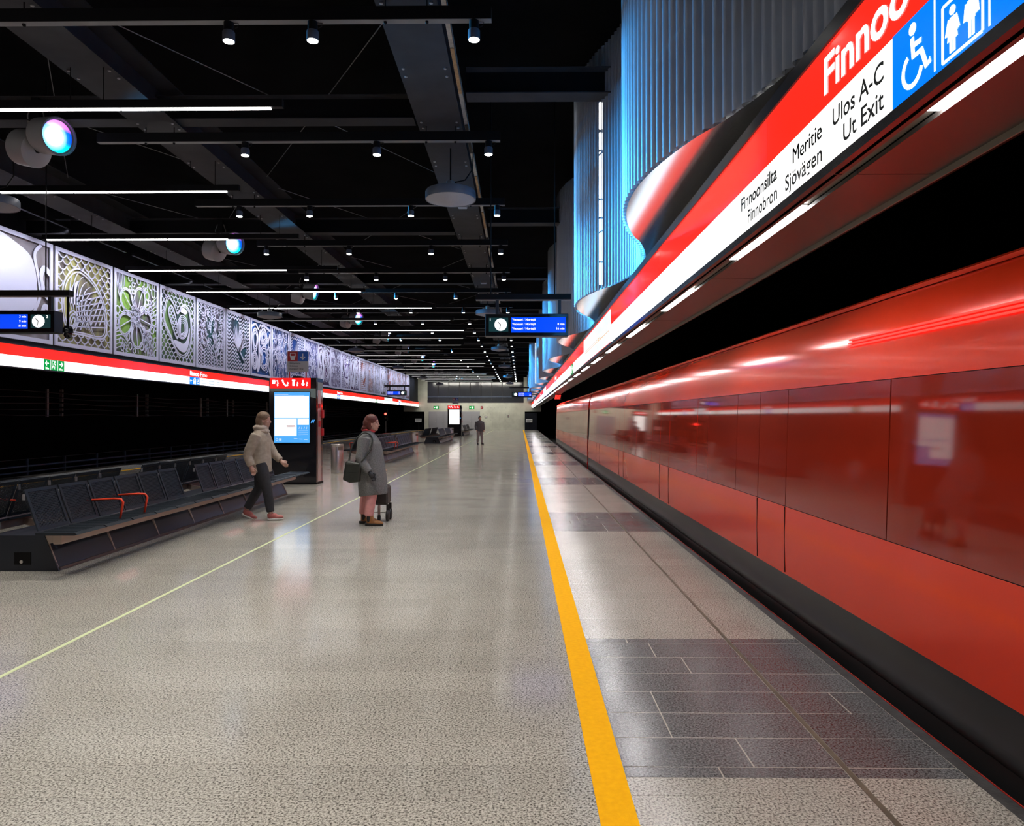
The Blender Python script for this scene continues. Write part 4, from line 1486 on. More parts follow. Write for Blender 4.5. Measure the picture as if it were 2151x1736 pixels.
tr0 = None
dl0 = None
DOWN = bpy.data.lights.new('downlight_beam', 'SPOT')
DOWN.energy = DOWNLIGHT_W; DOWN.color = (1.0, 0.95, 0.87); DOWN.spot_size = R(84); DOWN.spot_blend = 0.75; DOWN.shadow_soft_size = 0.05
DOWN_FAR = DOWN.copy(); DOWN_FAR.energy = DOWNLIGHT_W * 0.62
for k in range(-3, 23):
    yy = 7.89 + 3.46 * k
    if yy > Y1 - 1: break
    if tr0 is None:
        tr0 = empty('light_track', (-3.6, yy, HT))
        MB().box(-6.86, -0.325, yy - 0.05, yy + 0.05, HT + 0.004, HT + 0.15).build('track_body', M['black_metal'], tr0)
        MB().box(-6.86, -0.325, yy - 0.045, yy + 0.045, HT, HT + 0.004).build('track_cover', M['rail_under'], tr0)
        for x in (-1.05, -1.52, -5.62, -6.08):
            MB().tube([(x, yy, HT + 0.15), (x, yy, HB + 0.02)], 0.008, 6).build('hanger_rod', M['black_metal'], tr0)
            MB().lathe([(0.02, 0), (0.02, 0.02), (0.008, 0.03)], (x, yy, HT), (0, 0, -1), 6).build('fixing', M['black_metal'], tr0)
        o = tr0
    else:
        o = copy_tree(tr0); o.location.y = yy
    tag(o, 'black ceiling light track, %s from the camera' % ORD[k + 3], 'light track', 'downlight tracks under the ceiling')
    cols = list(COLS)
    if k == 0: cols = [-0.52, -2.34, -3.29, -6.62]
    if k == 2: cols = [-0.49, -2.31, -4.45, -5.94]
    if k == 1: cols = [-0.513, -2.32, -4.46]
    if 10 <= k < 19: cols = cols[:3] if k % 2 else cols[:2]
    for ci, x in enumerate(cols):
        if dl0 is None:
            dl0 = empty('downlight', (x, yy, HT))
            MB().lathe([(0.055, 0.001), (0.055, 0.10)], (x, yy, HT), (0, 0, -1), 16).build('neck', M['black_metal'], dl0, auto=40)
            MB().lathe([(0.06, 0.10), (0.068, 0.11), (0.068, 0.21), (0.058, 0.212), (0.055, 0.20)], (x, yy, HT), (0, 0, -1), 20).build('housing', M['speaker'], dl0, auto=40)
            MB().lathe([(0.060, 0.205), (0.060, 0.214), (0.03, 0.226), (0.0, 0.229)], (x, yy, HT), (0, 0, -1), 20).build('lens', M['lens'], dl0, auto=40)
            MB().tube([(x + 0.05, yy, HT - 0.008), (x + 0.11, yy, HT - 0.012), (x + 0.10, yy, HT - 0.05), (x + 0.055, yy, HT - 0.075)], 0.005, 5).build('cable', M['black_metal'], dl0)
            lo = bpy.data.objects.new('downlight_beam', DOWN); COL.objects.link(lo); lo.parent = dl0; lo.location = (0, 0, -0.235)
            o = dl0
        else:
            o = copy_tree(dl0); o.location = (x, yy, HT)
            if k >= 4: [c for c in o.children if c.type == 'LIGHT'][0].data = DOWN_FAR
        tag(o, 'black cylinder downlight %s on the %s track from the camera' % (CW[ci], ORD[k + 3]), 'downlight', 'ceiling downlights')

# linear luminaires over the far half
HL = EYE + 4.13
ENDS = {0: -3.33, 1: -5.36, 2: -6.8, 3: -6.58, 4: -5.27, 5: -3.36, 6: None, 7: -2.7, 8: None, 9: -3.4, 10: -5.0, 11: -6.4, 12: -3.3, 13: -2.7, 14: None, 15: -4.2, 16: -5.2, 17: -3.3, 18: -2.6, 19: -2.6, 20: -3.2, 21: -3.2}
n_lum = 0
for k in range(-2, 22):
    yy = 9.38 + 3.46 * k
    if yy > Y1 - 2: break
    e = ENDS.get(k, -3.3)
    lit = e is not None
    e = e if lit else -3.0
    b = empty('linear_luminaire', (-11.07, yy, HL), '%s ceiling light bar, %s from the camera' % ('glowing white' if lit else 'dimmed', ORD[n_lum]), 'light', 'linear ceiling lights')
    n_lum += 1
    he = max(e, -5.3)
    MB().box(-11.15, he + 0.15, yy - 0.035, yy + 0.035, HL + 0.012, HL + 0.12).build('housing', M['black_metal'], b)
    x = -11.07
    while x < e - 0.05:
        q = min(x + 2.85, e)
        MB().box(x + 0.012, q - 0.012, yy - 0.018, yy + 0.018, HL - 0.010, HL + 0.014).build('diffuser', (M['bar_light'] if k < 8 else M['bar_low']) if lit else M['bar_dim'], b)
        x = q
    for xx in (-10.5, -10.0, -6.05, -5.6):
        if xx < he:
            MB().tube([(xx, yy, HL + 0.12), (xx, yy, HB + 0.01)], 0.006, 5).build('hanger_rod', M['black_metal'], b)

# fill lights added above the art panels to brighten them
for k in range(8):
    a = 12.0 + 9.2 * k
    w = empty('wall_washer', (-11.75, a, 6.58), 'slim dark wall washer above the art panels, %s from the camera' % ORD[k], 'light', 'wall washers above the art panels')
    MB().box(-11.79, -11.71, a, a + 8.8, 6.54, 6.62).build('housing', M['black_metal'], w)
    for q in (0.5, 4.4, 8.3):
        MB().tube([(-11.75, a + q, 6.62), (-11.75, a + q, CEIL)], 0.008, 5).build('hanger_rod', M['black_metal'], w)
    L = bpy.data.lights.new('washer_glow', 'AREA'); L.shape = 'RECTANGLE'; L.size = 0.05; L.size_y = 8.7
    L.energy = FILL_W; L.color = (0.86, 0.88, 1.0); L.spread = R(100)
    lo = bpy.data.objects.new('washer_glow', L); COL.objects.link(lo); lo.parent = w
    lo.location = (-0.05, 4.4, -0.05)
    lo.rotation_euler = (0, R(33), 0)

for k, xa in enumerate((-11.4, -5.5)):  # fill lights added to brighten the end wall
    w = empty('wall_washer', (xa, 84.2, 6.0), 'slim dark wall washer before the end wall, %s one' % ('far track side' if k == 0 else 'train side'), 'light')
    MB().box(xa, xa + 5.6, 84.16, 84.24, 6.02, 6.10).build('housing', M['black_metal'], w)
    for q in (0.4, 5.2):
        MB().tube([(xa + q, 84.2, 6.10), (xa + q, 84.2, CEIL)], 0.008, 5).build('hanger_rod', M['black_metal'], w)
    L = bpy.data.lights.new('washer_glow', 'AREA'); L.shape = 'RECTANGLE'; L.size = 5.4; L.size_y = 0.05
    L.energy = 110; L.color = (1.0, 0.97, 0.86); L.spread = R(120)
    lo = bpy.data.objects.new('washer_glow', L); COL.objects.link(lo); lo.parent = w
    lo.location = (2.8, 0.05, 0.0)
    lo.rotation_euler = (R(52), 0, 0)

# moving head spotlights ----------------------------------------------------
HX, HH = -7.7, EYE + 4.44


def lens_mat():
    m = bpy.data.materials.new('spot_lens')
    m.use_nodes = True
    nt = m.node_tree
    b = nt.nodes['Principled BSDF']
    b.inputs['Base Color'].default_value = (0.02, 0.03, 0.06, 1)
    tc = nt.nodes.new('ShaderNodeTexCoord')
    # local lens coordinates: z along the beam axis, x and y across
    ln = nt.nodes.new('ShaderNodeVectorMath'); ln.operation = 'LENGTH'
    mp = nt.nodes.new('ShaderNodeMapping')
    mp.inputs['Location'].default_value = (0.06, 0.02, 0)
    mp.inputs['Scale'].default_value = (1, 1, 0)
    nt.links.new(tc.outputs['Object'], mp.inputs['Vector'])
    nt.links.new(mp.outputs['Vector'], ln.inputs[0])
    rp = nt.nodes.new('ShaderNodeValToRGB')
    e = rp.color_ramp.elements
    e[0].position = 0.10; e[0].color = (1, 1, 1, 1)
    e[1].position = 0.30; e[1].color = (0.0, 0.03, 0.30, 1)
    q = e.new(0.16); q.color = (0.25, 0.55, 1.0, 1)
    q = e.new(0.22); q.color = (0.0, 0.12, 0.75, 1)
    nt.links.new(ln.outputs['Value'], rp.inputs['Fac'])
    # green on one side of the lens, magenta on the other
    gr = nt.nodes.new('ShaderNodeSeparateXYZ')
    nt.links.new(tc.outputs['Object'], gr.inputs[0])
    r2 = nt.nodes.new('ShaderNodeValToRGB')
    f = r2.color_ramp.elements
    f[0].position = 0.0; f[0].color = (0.0, 0.9, 0.35, 1)
    f[1].position = 1.0; f[1].color = (1.0, 0.1, 0.7, 1)
    z = f.new(0.40); z.color = (0, 0, 0, 1)
    z = f.new(0.72); z.color = (0, 0, 0, 1)
    mr = nt.nodes.new('ShaderNodeMapRange')
    mr.inputs['From Min'].default_value = -0.24; mr.inputs['From Max'].default_value = 0.24
    nt.links.new(gr.outputs['Y'], mr.inputs['Value'])
    nt.links.new(mr.outputs['Result'], r2.inputs['Fac'])
    ad = nt.nodes.new('ShaderNodeVectorMath'); ad.operation = 'ADD'
    nt.links.new(rp.outputs['Color'], ad.inputs[0]); nt.links.new(r2.outputs['Color'], ad.inputs[1])
    nt.links.new(ad.outputs['Vector'], b.inputs['Emission Color'])
    b.inputs['Emission Strength'].default_value = 2.6
    return m


M['spot_lens'] = lens_mat()
BLUE = bpy.data.lights.new('blue_beam', 'SPOT')
BLUE.energy = BLUE_W; BLUE.color = (0.05, 0.47, 1.0); BLUE.spot_size = R(38); BLUE.spot_blend = 1.0; BLUE.shadow_soft_size = 0.12
BLUE_FAR = BLUE.copy(); BLUE_FAR.energy = BLUE_W * 0.5
aim_dy = [-3.3, -5.0, -0.3, -4.5, 0.5, 0.8, -3.0, -5.5, 1.0, 0.6, -2.0]
for k in range(11):
    yy = 11.2 + 6.96 * k
    if yy > Y1 - 3: break
    t = empty('moving_head_spotlight', (HX, yy, HH), 'grey moving-head spotlight with coloured lens, %s from the camera' % ORD[k], 'spotlight', 'moving-head spotlights')
    top = HB + 0.5
    MB().box(HX - 0.14, HX - 0.02, yy - 0.03, yy + 0.03, HH + 0.34, top).build('pole', M['black_metal'], t)
    c1 = Vector((HX - 0.28, yy + 0.15, HH - 0.08))        # driver drum
    c2 = Vector((HX + 0.17, yy - 0.05, HH + 0.05))        # lamp head
    d = Vector((9.0, aim_dy[k], -1.6)).normalized()
    d1 = Vector((d.x, d.y * 0.6, -0.28)).normalized()
    prof = [(0.22, -0.17), (0.275, -0.14), (0.285, 0.10), (0.285, 0.17), (0.268, 0.175), (0.262, 0.13)]
    MB().lathe([(p[0] * 1.0, p[1]) for p in prof], c1, -d1, 32).build('driver_drum', M['fixture'], t, auto=40)
    MB().lathe([(0.24, -0.17), (0.275, -0.145), (0.292, 0.18), (0.292, 0.22), (0.276, 0.222), (0.272, 0.19)], c2, d, 36).build('lamp_head', M['fixture'], t, auto=40)
    lm = MB().lathe([(0.245, 0.0), (0.19, 0.012), (0.1, 0.02), (0.0, 0.022)], (0, 0, 0), (0, 0, 1), 32).mesh('lens', smooth=True)
    lo = obj('lens', lm, M['spot_lens'], t)
    lo.location = c2 + d * 0.19 - Vector(t.location)
    lo.rotation_euler = d.to_track_quat('Z', 'Y').to_euler()
    MB().lathe([(0.276, 0), (0.294, 0), (0.294, 0.02), (0.276, 0.02), (0.276, 0)], c2 + d * 0.215, d, 36, False).build('lens_rim', M['fixture_rim'], t, auto=40)
    MB().tube([c1 + d1 * 0.1, (c1 + c2) / 2 + Vector((0, 0.02, -0.06)), c2 - d * 0.1], 0.07, 10).build('yoke', M['black_metal'], t)
    for s in (-0.12, 0.14):
        MB().tube([(HX - 0.08 + s * 0.6, yy, HH + 0.55), (HX - 0.08 + s, yy - 0.02, HH + 0.40), (HX - 0.06 + s, yy - 0.02, HH + 0.20)], 0.011, 6).build('bracket', M['galv'], t)
    MB().tube([(HX - 0.08, yy, HH + 0.36), c1 + Vector((0.08, 0, 0.2))], 0.035, 8).build('arm', M['black_metal'], t)
    lo = bpy.data.objects.new('blue_beam', BLUE if k < 2 else BLUE_FAR); COL.objects.link(lo); lo.parent = t
    lo.location = c2 + d * 0.30 - Vector(t.location)
    lo.rotation_euler = d.to_track_quat('-Z', 'Y').to_euler()

# disc loudspeakers ------------------------------------------------------------
sp0 = None
for side, X in (('right', -1.22), ('left', -9.35)):
    sp0 = None
    for k in range(6):
        yy = 12.3 + 13.85 * k
        zc = EYE + (3.80 if side == 'right' else 3.72)
        if sp0 is None:
            sp0 = empty('disc_loudspeaker', (X, yy, zc))
            MB().lathe([(0.16, 0.20), (0.42, 0.155), (0.44, 0.13), (0.44, 0.0), (0.425, 0.0), (0.42, 0.02)], (X, yy, zc), (0, 0, 1), 36).build('shell', M['speaker'], sp0, auto=40)
            MB().lathe([(0.425, 0.004), (0.30, -0.03), (0.12, -0.075), (0.0, -0.09)], (X, yy, zc), (0, 0, 1), 36).build('grille', M['speaker_grille'], sp0, auto=40)
            MB().lathe([(0.075, 0.2), (0.075, 0.32), (0.05, 0.33)], (X, yy, zc), (0, 0, 1), 14).build('collar', M['fixture_rim'], sp0, auto=40)
            MB().tube([(X, yy, zc + 0.32), (X, yy, HB - 0.002 if side == 'right' else CEIL - 0.002)], 0.015, 6).build('rod', M['black_metal'], sp0)
            MB().tube([(X + 0.05, yy, zc + 0.30), (X + 0.25, yy + 0.05, zc + 0.36), (X + 0.38, yy + 0.05, zc + 0.55), (X + 0.4, yy, HB)], 0.012, 6).build('cable', M['black_metal'], sp0)
            o = sp0
        else:
            o = copy_tree(sp0); o.location = (X, yy, zc)
        tag(o, 'grey disc loudspeaker hung on the %s, %s from the camera' % ('curtain side' if side == 'right' else 'art panel side', ORD[k]), 'loudspeaker', 'disc loudspeakers under the ceiling')

# small grey boxes on the first beam
for k, yy in enumerate((15.6, 24.5)):
    b = empty('junction_box', (-1.28, yy, HB), 'small grey junction box under the ceiling beam, %s from the camera' % ORD[k], 'box')
    MB().box(-1.38, -1.18, yy - 0.08, yy + 0.08, HB - 0.06, HB, 0.006).build('box_body', M['rail_under'], b)
    MB().box(-1.37, -1.19, yy - 0.07, yy + 0.07, HB - 0.066, HB - 0.06, 0.002).build('lid', M['speaker_grille'], b)

# ------------------------------------------------------------------ departure displays


def display(xa, xb, yy, z0, h, num, mins, clock_left, label, extra=None):
    d = empty('departure_display', ((xa + xb) / 2, yy, z0), label, 'display')
    w = xb - xa
    MB().box(xa, xb, yy, yy + 0.25, z0, z0 + h, 0.008).build('housing', M['disp_body'], d)
    MB().box(xa + 0.012, xb - 0.012, yy - 0.006, yy, z0 + 0.012, z0 + h - 0.012).build('front_glass', M['disp_front'], d)
    F = lambda hh=0.0: Flat((xa, yy - 0.006 - hh, z0), (1, 0, 0), (0, 0, 1), 0.0015)
    k = w / 1.55
    if clock_left: cu0, cu1, su0, su1, cc, nx = 0.07, 0.43, 0.485, 1.50, 0.29, 0.095
    else: cu0, cu1, su0, su1, cc, nx = 1.12, 1.48, 0.05, 1.065, 1.26, 1.42
    v0, v1 = 0.085 * k, h - 0.075
    f = F(); f.rect(cu0 * k, cu1 * k, v0, v1); cf = f.build('clock_field', M['disp_teal'], d)
    f = F(0.0018); f.disc((cc * k, (v0 + v1) / 2), 0.115 * k, 28); f.build('clock_face', M['clock_face'], d)
    f = F(0.0036)
    c = (cc * k, (v0 + v1) / 2)
    f.ribbon([c, (c[0] - 0.052 * k, c[1] + 0.05 * k)], 0.016 * k)
    f.ribbon([c, (c[0] - 0.022 * k, c[1] - 0.085 * k)], 0.012 * k)
    for q in range(12):
        a = q * math.pi / 6
        f.ribbon([(c[0] + 0.095 * k * math.cos(a), c[1] + 0.095 * k * math.sin(a)), (c[0] + 0.108 * k * math.cos(a), c[1] + 0.108 * k * math.sin(a))], 0.009 * k)
    f.build('clock_hands', M['print_dark'], d)
    f = F(0.0018); put_text(f, num, nx * k, v1 - 0.06 * k, 0.045 * k, 'C', 0.02); f.build('platform_number', M['print_white'], d)
    f = F(); f.rect(su0 * k, su1 * k, v0 - 0.015, v1 + 0.005); f.build('screen', M['disp_blue'], d)
    f = F(0.0018)
    for j in range(3):
        vz = v1 - 0.055 * k - j * 0.083 * k
        put_text(f, 'Vuosaari / Nordsjö' if num == '1' else 'Kivenlahti / Stensvik', (su0 + 0.02) * k, vz, 0.04 * k, 'L', 0.004, width=0.435 * k)
        if mins[j]: put_text(f, mins[j], (su1 - 0.025) * k, vz, 0.04 * k, 'R', 0.004)
    f.build('screen_text', M['print_white'], d)
    zb = z0 + h + 0.28
    xe = xb + (0.05 if num == '1' else 0.22)
    MB().box(xa - 0.18, xe, yy + 0.06, yy + 0.20, zb, zb + 0.10).build('cross_bar', M['black_metal'], d)
    MB().box(xa - 0.18, xe, yy + 0.07, yy + 0.19, zb - 0.012, zb).build('bar_cover', M['rail_under'], d)
    for u in (0.22 * k, 1.39 * k):
        MB().box(xa + u - 0.03, xa + u + 0.03, yy + 0.1, yy + 0.16, z0 + h, zb).build('hanger', M['disp_body'], d)
    for u in (0.1, 1.3):
        MB().tube([(xa + u, yy + 0.13, zb + 0.1), (xa + u, yy + 0.13, CEIL)], 0.012, 6).build('drop_rod', M['black_metal'], d)
    return d


display(-0.655, 0.894, 13.1, EYE + 1.50, 0.42, '1', ['', '8 min', '16 min'], True, 'near departure display with clock and blue screen by the blue curtain')
display(-0.655, 0.894, 54.0, EYE + 1.50, 0.42, '1', ['', '8 min', '16 min'], True, 'distant departure display hung before the end wall on the train side')
display(-9.95, -8.4, 12.6, EYE + 1.52, 0.40, '2', ['3 min', '9 min', '18 min'], False, 'departure display cut by the left edge of the photo')
display(-9.5, -8.1, 50.0, EYE + 1.52, 0.36, '2', ['3 min', '9 min', '18 min'], False, 'distant departure display hung before the art panels')
cmr = empty('dome_camera', (-8.24, 12.73, EYE + 1.5), 'black dome camera on a rod beside the left departure display', 'camera')
MB().tube([(-8.24, 12.73, EYE + 2.2), (-8.24, 12.73, EYE + 1.62)], 0.022, 10).build('rod', M['black_metal'], cmr, smooth=True)
MB().lathe([(0.05, 0.20), (0.085, 0.14), (0.09, 0.07), (0.075, 0.065), (0.07, 0.02), (0.045, -0.025), (0.0, -0.04)], (-8.24, 12.73, EYE + 1.46), (0, 0, 1), 20).build('dome', M['kiosk'], cmr, auto=40)

# ------------------------------------------------------------------ kiosks


def kiosk(yy, label, warm):
    X0, X1 = -6.13, -4.98
    W = X1 - X0
    k = empty('info_kiosk', ((X0 + X1) / 2, yy + 0.27, 0), label, 'kiosk')
    MB().box(X0, X1 + 0.02, yy, yy + 0.55, 0.0, 2.60, 0.012).build('body', M['kiosk'], k)
    MB().box(X0 - 0.01, X1 + 0.03, yy - 0.01, yy + 0.56, 0.0, 0.05).build('plinth', M['black_metal'], k)
    hp = MB().box(X0 + 0.03, X0 + 1.02, yy - 0.012, yy, 2.345, 2.595).build('header', M['kiosk_head'], k)
    F = Flat((X0 + 0.03, yy - 0.012, 2.345), (1, 0, 0), (0, 0, 1), 0.002)
    # pictograms: camera, telephone, extinguisher, hand - each followed by a small figure
    F.rect(0.06, 0.13, 0.11, 0.20); F.ribbon([(0.13, 0.17), (0.19, 0.19), (0.19, 0.14)], 0.02)
    F.ribbon([(0.31, 0.20), (0.33, 0.13), (0.38, 0.07)], 0.035); F.disc((0.31, 0.19), 0.022, 10); F.disc((0.39, 0.07), 0.022, 10)
    F.rect(0.55, 0.61, 0.06, 0.17); F.ribbon([(0.54, 0.20), (0.58, 0.19), (0.62, 0.20)], 0.022); F.rect(0.57, 0.59, 0.17, 0.21)
    F.disc((0.81, 0.10), 0.038, 12); F.rect(0.797, 0.823, 0.10, 0.20)
    for u in (0.175, 0.42, 0.66, 0.89):
        F.ribbon([(u, 0.06), (u + 0.03, 0.08), (u, 0.10), (u + 0.03, 0.12), (u + 0.01, 0.15)], 0.022)
    F.build('header_pictograms', M['print_white'], hp)
    # slanted canopy band under the header
    MB().add([(X0 + 0.02, yy - 0.008, 2.34), (X1, yy - 0.008, 2.34), (X1, yy - 0.008, 2.10), (X0 + 0.5, yy - 0.008, 2.27), (X0 + 0.05, yy - 0.008, 2.27),
              (X0 + 0.02, yy, 2.34), (X1, yy, 2.34), (X1, yy, 2.10), (X0 + 0.5, yy, 2.27), (X0 + 0.05, yy, 2.27)],
             [(0, 4, 3, 2, 1), (0, 1, 6, 5), (1, 2, 7, 6), (2, 3, 8, 7), (3, 4, 9, 8), (4, 0, 5, 9)]).build('visor', M['kiosk_grey'], k)
    S = (X0 + 0.135, X0 + 1.005, 1.02, 2.25)
    sw, sh = S[1] - S[0], S[3] - S[2]
    fr = MB().box(S[0] - 0.015, S[1] + 0.015, yy - 0.016, yy, S[2] - 0.015, S[3] + 0.015).build('screen_frame', M['black_metal'], k)
    if warm:
        MB().box(S[0], S[1], yy - 0.02, yy - 0.016, S[2], S[3]).build('screen', M['screen_warm'], k)
    else:
        sc = MB().box(S[0], S[1], yy - 0.02, yy - 0.016, S[2], S[3]).build('screen', M['screen_blue'], k)
        F = Flat((S[0], yy - 0.02, S[2]), (1, 0, 0), (0, 0, 1), 0.0015)
        F.rect(0.02 * sw, 0.975 * sw, 0.49 * sh, 0.925 * sh)
        F.rect(0.02 * sw, 0.635 * sw, 0.135 * sh, 0.475 * sh)
        F.rect(0.665 * sw, 0.975 * sw, 0.355 * sh, 0.475 * sh)
        F.build('screen_fields', M['screen_white'], sc)
        F = Flat((S[0], yy - 0.0217, S[2]), (1, 0, 0), (0, 0, 1), 0.001)
        for j in range(7):
            F.rect((0.36 + 0.035 * j) * sw, (0.385 + 0.035 * j) * sw, 0.325 * sh, 0.345 * sh)
        F.rect(0.36 * sw, 0.61 * sw, 0.310 * sh, 0.320 * sh)
        F.build('screen_drawing', M['device_red'], sc)
        F = Flat((S[0], yy - 0.0205, S[2]), (1, 0, 0), (0, 0, 1), 0.001)
        for j in range(4):
            F.ribbon([((0.70 + 0.07 * j) * sw, 0.27 * sh), ((0.715 + 0.07 * j) * sw, 0.315 * sh)], 0.014 * sw)
        for j in range(3):
            F.ribbon([(0.69 * sw, (0.155 + 0.04 * j) * sh), (0.95 * sw, (0.16 + 0.04 * j) * sh)], 0.005 * sw)
        F.arc((0.08 * sw, 0.065 * sh), 0.03 * sw, 0, 6.28, 0.012 * sw, 12); F.rect(0.14 * sw, 0.155 * sw, 0.04 * sh, 0.085 * sh); F.rect(0.17 * sw, 0.21 * sw, 0.04 * sh, 0.085 * sh)
        for j in range(3):
            F.ribbon([((0.56 + 0.14 * j) * sw, (0.085 - 0.012 * j) * sh), ((0.66 + 0.14 * j) * sw, (0.08 - 0.012 * j) * sh)], 0.012 * sw)
        F.ribbon([(0.02 * sw, 0.955 * sh), (0.4 * sw, 0.955 * sh)], 0.015 * sw); F.ribbon([(0.02 * sw, 0.935 * sh), (0.85 * sw, 0.935 * sh)], 0.008 * sw)
        F.build('screen_marks', M['print_grey'], sc)
    F = Flat((X1 - 0.115, yy - 0.0015, 1.50), (1, 0, 0), (0, 0, 1), 0.002)
    F.ribbon([(0.0, 0.0), (0.02, 0.06), (0.05, 0.07)], 0.02); F.ribbon([(0.05, 0.0), (0.08, 0.08)], 0.02); F.disc((0.03, 0.03), 0.014, 8)
    F.build('accessibility_mark', M['screen_blue'], k)
    # right side: steel strip and red devices
    sx = X1 + 0.02
    MB().box(sx, sx + 0.006, yy + 0.10, yy + 0.34, 0.06, 2.30).build('side_strip', M['steel'], k)
    MB().box(sx, sx + 0.03, yy + 0.16, yy + 0.30, 1.86, 1.98, 0.006).build('call_point', M['device_red'], k)
    MB().box(sx, sx + 0.05, yy + 0.36, yy + 0.50, 1.62, 1.82, 0.01).build('alarm_box', M['device_red'], k)
    MB().box(sx, sx + 0.03, yy + 0.16, yy + 0.28, 1.40, 1.55, 0.006).build('call_point', M['device_red'], k)
    MB().box(sx, sx + 0.05, yy + 0.36, yy + 0.48, 1.18, 1.36, 0.01).build('alarm_box', M['device_red'], k)
    MB().box(sx, sx + 0.012, yy + 0.08, yy + 0.48, 2.30, 2.50).build('side_lamp', M['kiosk_grey'], k)
    # emergency stop sign on two posts
    for u in (0.44, 0.85):
        MB().tube([(X0 + u, yy + 0.2, 2.60), (X0 + u, yy + 0.2, 2.85)], 0.016, 8).build('sign_post', M['device_red'], k)
    MB().box(X0 + 0.55, X0 + 0.74, yy + 0.12, yy + 0.32, 2.60, 2.65, 0.008).build('top_box', M['black_metal'], k)
    s = MB().box(X0 + 0.39, X0 + 0.91, yy + 0.18, yy + 0.21, 2.75, 3.27).build('sign_plate', M['sign_grey_plate'], k)
    sd = yy + 0.18
    MB().box(X0 + 0.40, X0 + 0.65, sd - 0.004, sd, 3.02, 3.26).build('red_field', M['sign_red_plate'], s)
    MB().box(X0 + 0.65, X0 + 0.90, sd - 0.004, sd, 3.02, 3.26).build('blue_field', M['sign_blue_plate'], s)
    F = Flat((X0 + 0.40, sd - 0.004, 3.02), (1, 0, 0), (0, 0, 1), 0.002)
    F.poly([(0.08, 0.03), (0.17, 0.03), (0.195, 0.13), (0.06, 0.13)]); F.ribbon([(0.065, 0.13), (0.065, 0.20), (0.185, 0.20), (0.185, 0.13)], 0.022)
    pic_arrow(F, 0.275, 0.02, 0.2, -math.pi / 2, 0.13)
    F.build('pictograms', M['white_paint'], s)
    F = Flat((X0 + 0.40, sd, 2.77), (1, 0, 0), (0, 0, 1), 0.002)
    for j, tx in enumerate(('Hätäpysäytys', 'Nödstopp', 'Emergency Stop')):
        put_text(F, tx, 0.03, 0.185 - 0.07 * j, 0.038, 'L', 0.01)
    F.build('lettering', M['print_dark'], s)
    return k


kiosk(17.1, 'near black information kiosk with lit blue map screen and red header', False)
kiosk(59.3, 'distant black information kiosk with lit white screen before the end wall', True)

# ------------------------------------------------------------------ benches
BX = -5.45


def make_mesh_back():
    """slanted perforated backrest as a lattice with a solid rim; local: y along bench 0..0.50, bottom at (0,0)"""
    mb = MB()
    dx, dz = -0.15, 0.42
    L = math.hypot(dx, dz)
    ax = Vector((dx / L, 0, dz / L))
    nr = Vector((dz / L, 0, -dx / L))

    def bar(y0, y1, a0, a1, t=0.008):
        P = []
        for h in (0, t):
            for (yy, a) in ((y0, a0), (y1, a0), (y1, a1), (y0, a1)):
                p = ax * a + nr * h
                P.append((p.x, yy, p.z))
        mb.add(P, [(0, 1, 2, 3), (4, 7, 6, 5), (0, 4, 5, 1), (1, 5, 6, 2), (2, 6, 7, 3), (3, 7, 4, 0)])
    bar(0.0, 0.035, 0, L, 0.014); bar(0.465, 0.50, 0, L, 0.014); bar(0.035, 0.465, 0, 0.035, 0.014); bar(0.035, 0.465, L - 0.035, L, 0.014)
    n = 21
    for i in range(n):
        y = 0.035 + 0.43 * (i + 0.5) / n
        bar(y - 0.0036, y + 0.0036, 0.035, L - 0.035, 0.006)
    for i in range(n):
        a = 0.035 + (L - 0.07) * (i + 0.5) / n
        bar(0.035, 0.465, a - 0.0034, a + 0.0034, 0.0062)
    return mb.mesh('backrest')


BACK = make_mesh_back(); BACK.materials.append(M['bench_mesh'])
_p = MB()
_p.add([(0.0, 0.0, 0.0), (0.40, 0.0, 0.0), (0.43, 0.0, -0.02), (0.40, 0.0, -0.028), (0.0, 0.0, -0.028), (0.0, 0.50, 0.0), (0.40, 0.50, 0.0), (0.43, 0.50, -0.02), (0.40, 0.50, -0.028), (0.0, 0.50, -0.028)],
       [(0, 1, 6, 5), (1, 2, 7, 6), (2, 3, 8, 7), (3, 4, 9, 8), (4, 0, 5, 9), (0, 4, 3, 2, 1), (5, 6, 7, 8, 9)])
for q in range(9):
    _p.box(0.03, 0.37, 0.05 + 0.05 * q - 0.006, 0.05 + 0.05 * q + 0.006, 0.0, 0.003)
SEAT = _p.mesh('seat_pan'); SEAT.materials.append(M['bench_mesh'])
_a = MB()
_a.tube([(-0.10, 0, 0.21), (0.22, 0, 0.23), (0.30, 0, 0.225), (0.325, 0, 0.19), (0.29, 0, 0.0)], [0.013, 0.013, 0.014, 0.014, 0.013], 8)
ARM = _a.mesh('armrest', smooth=True); ARM.materials.append(M['armrest'])


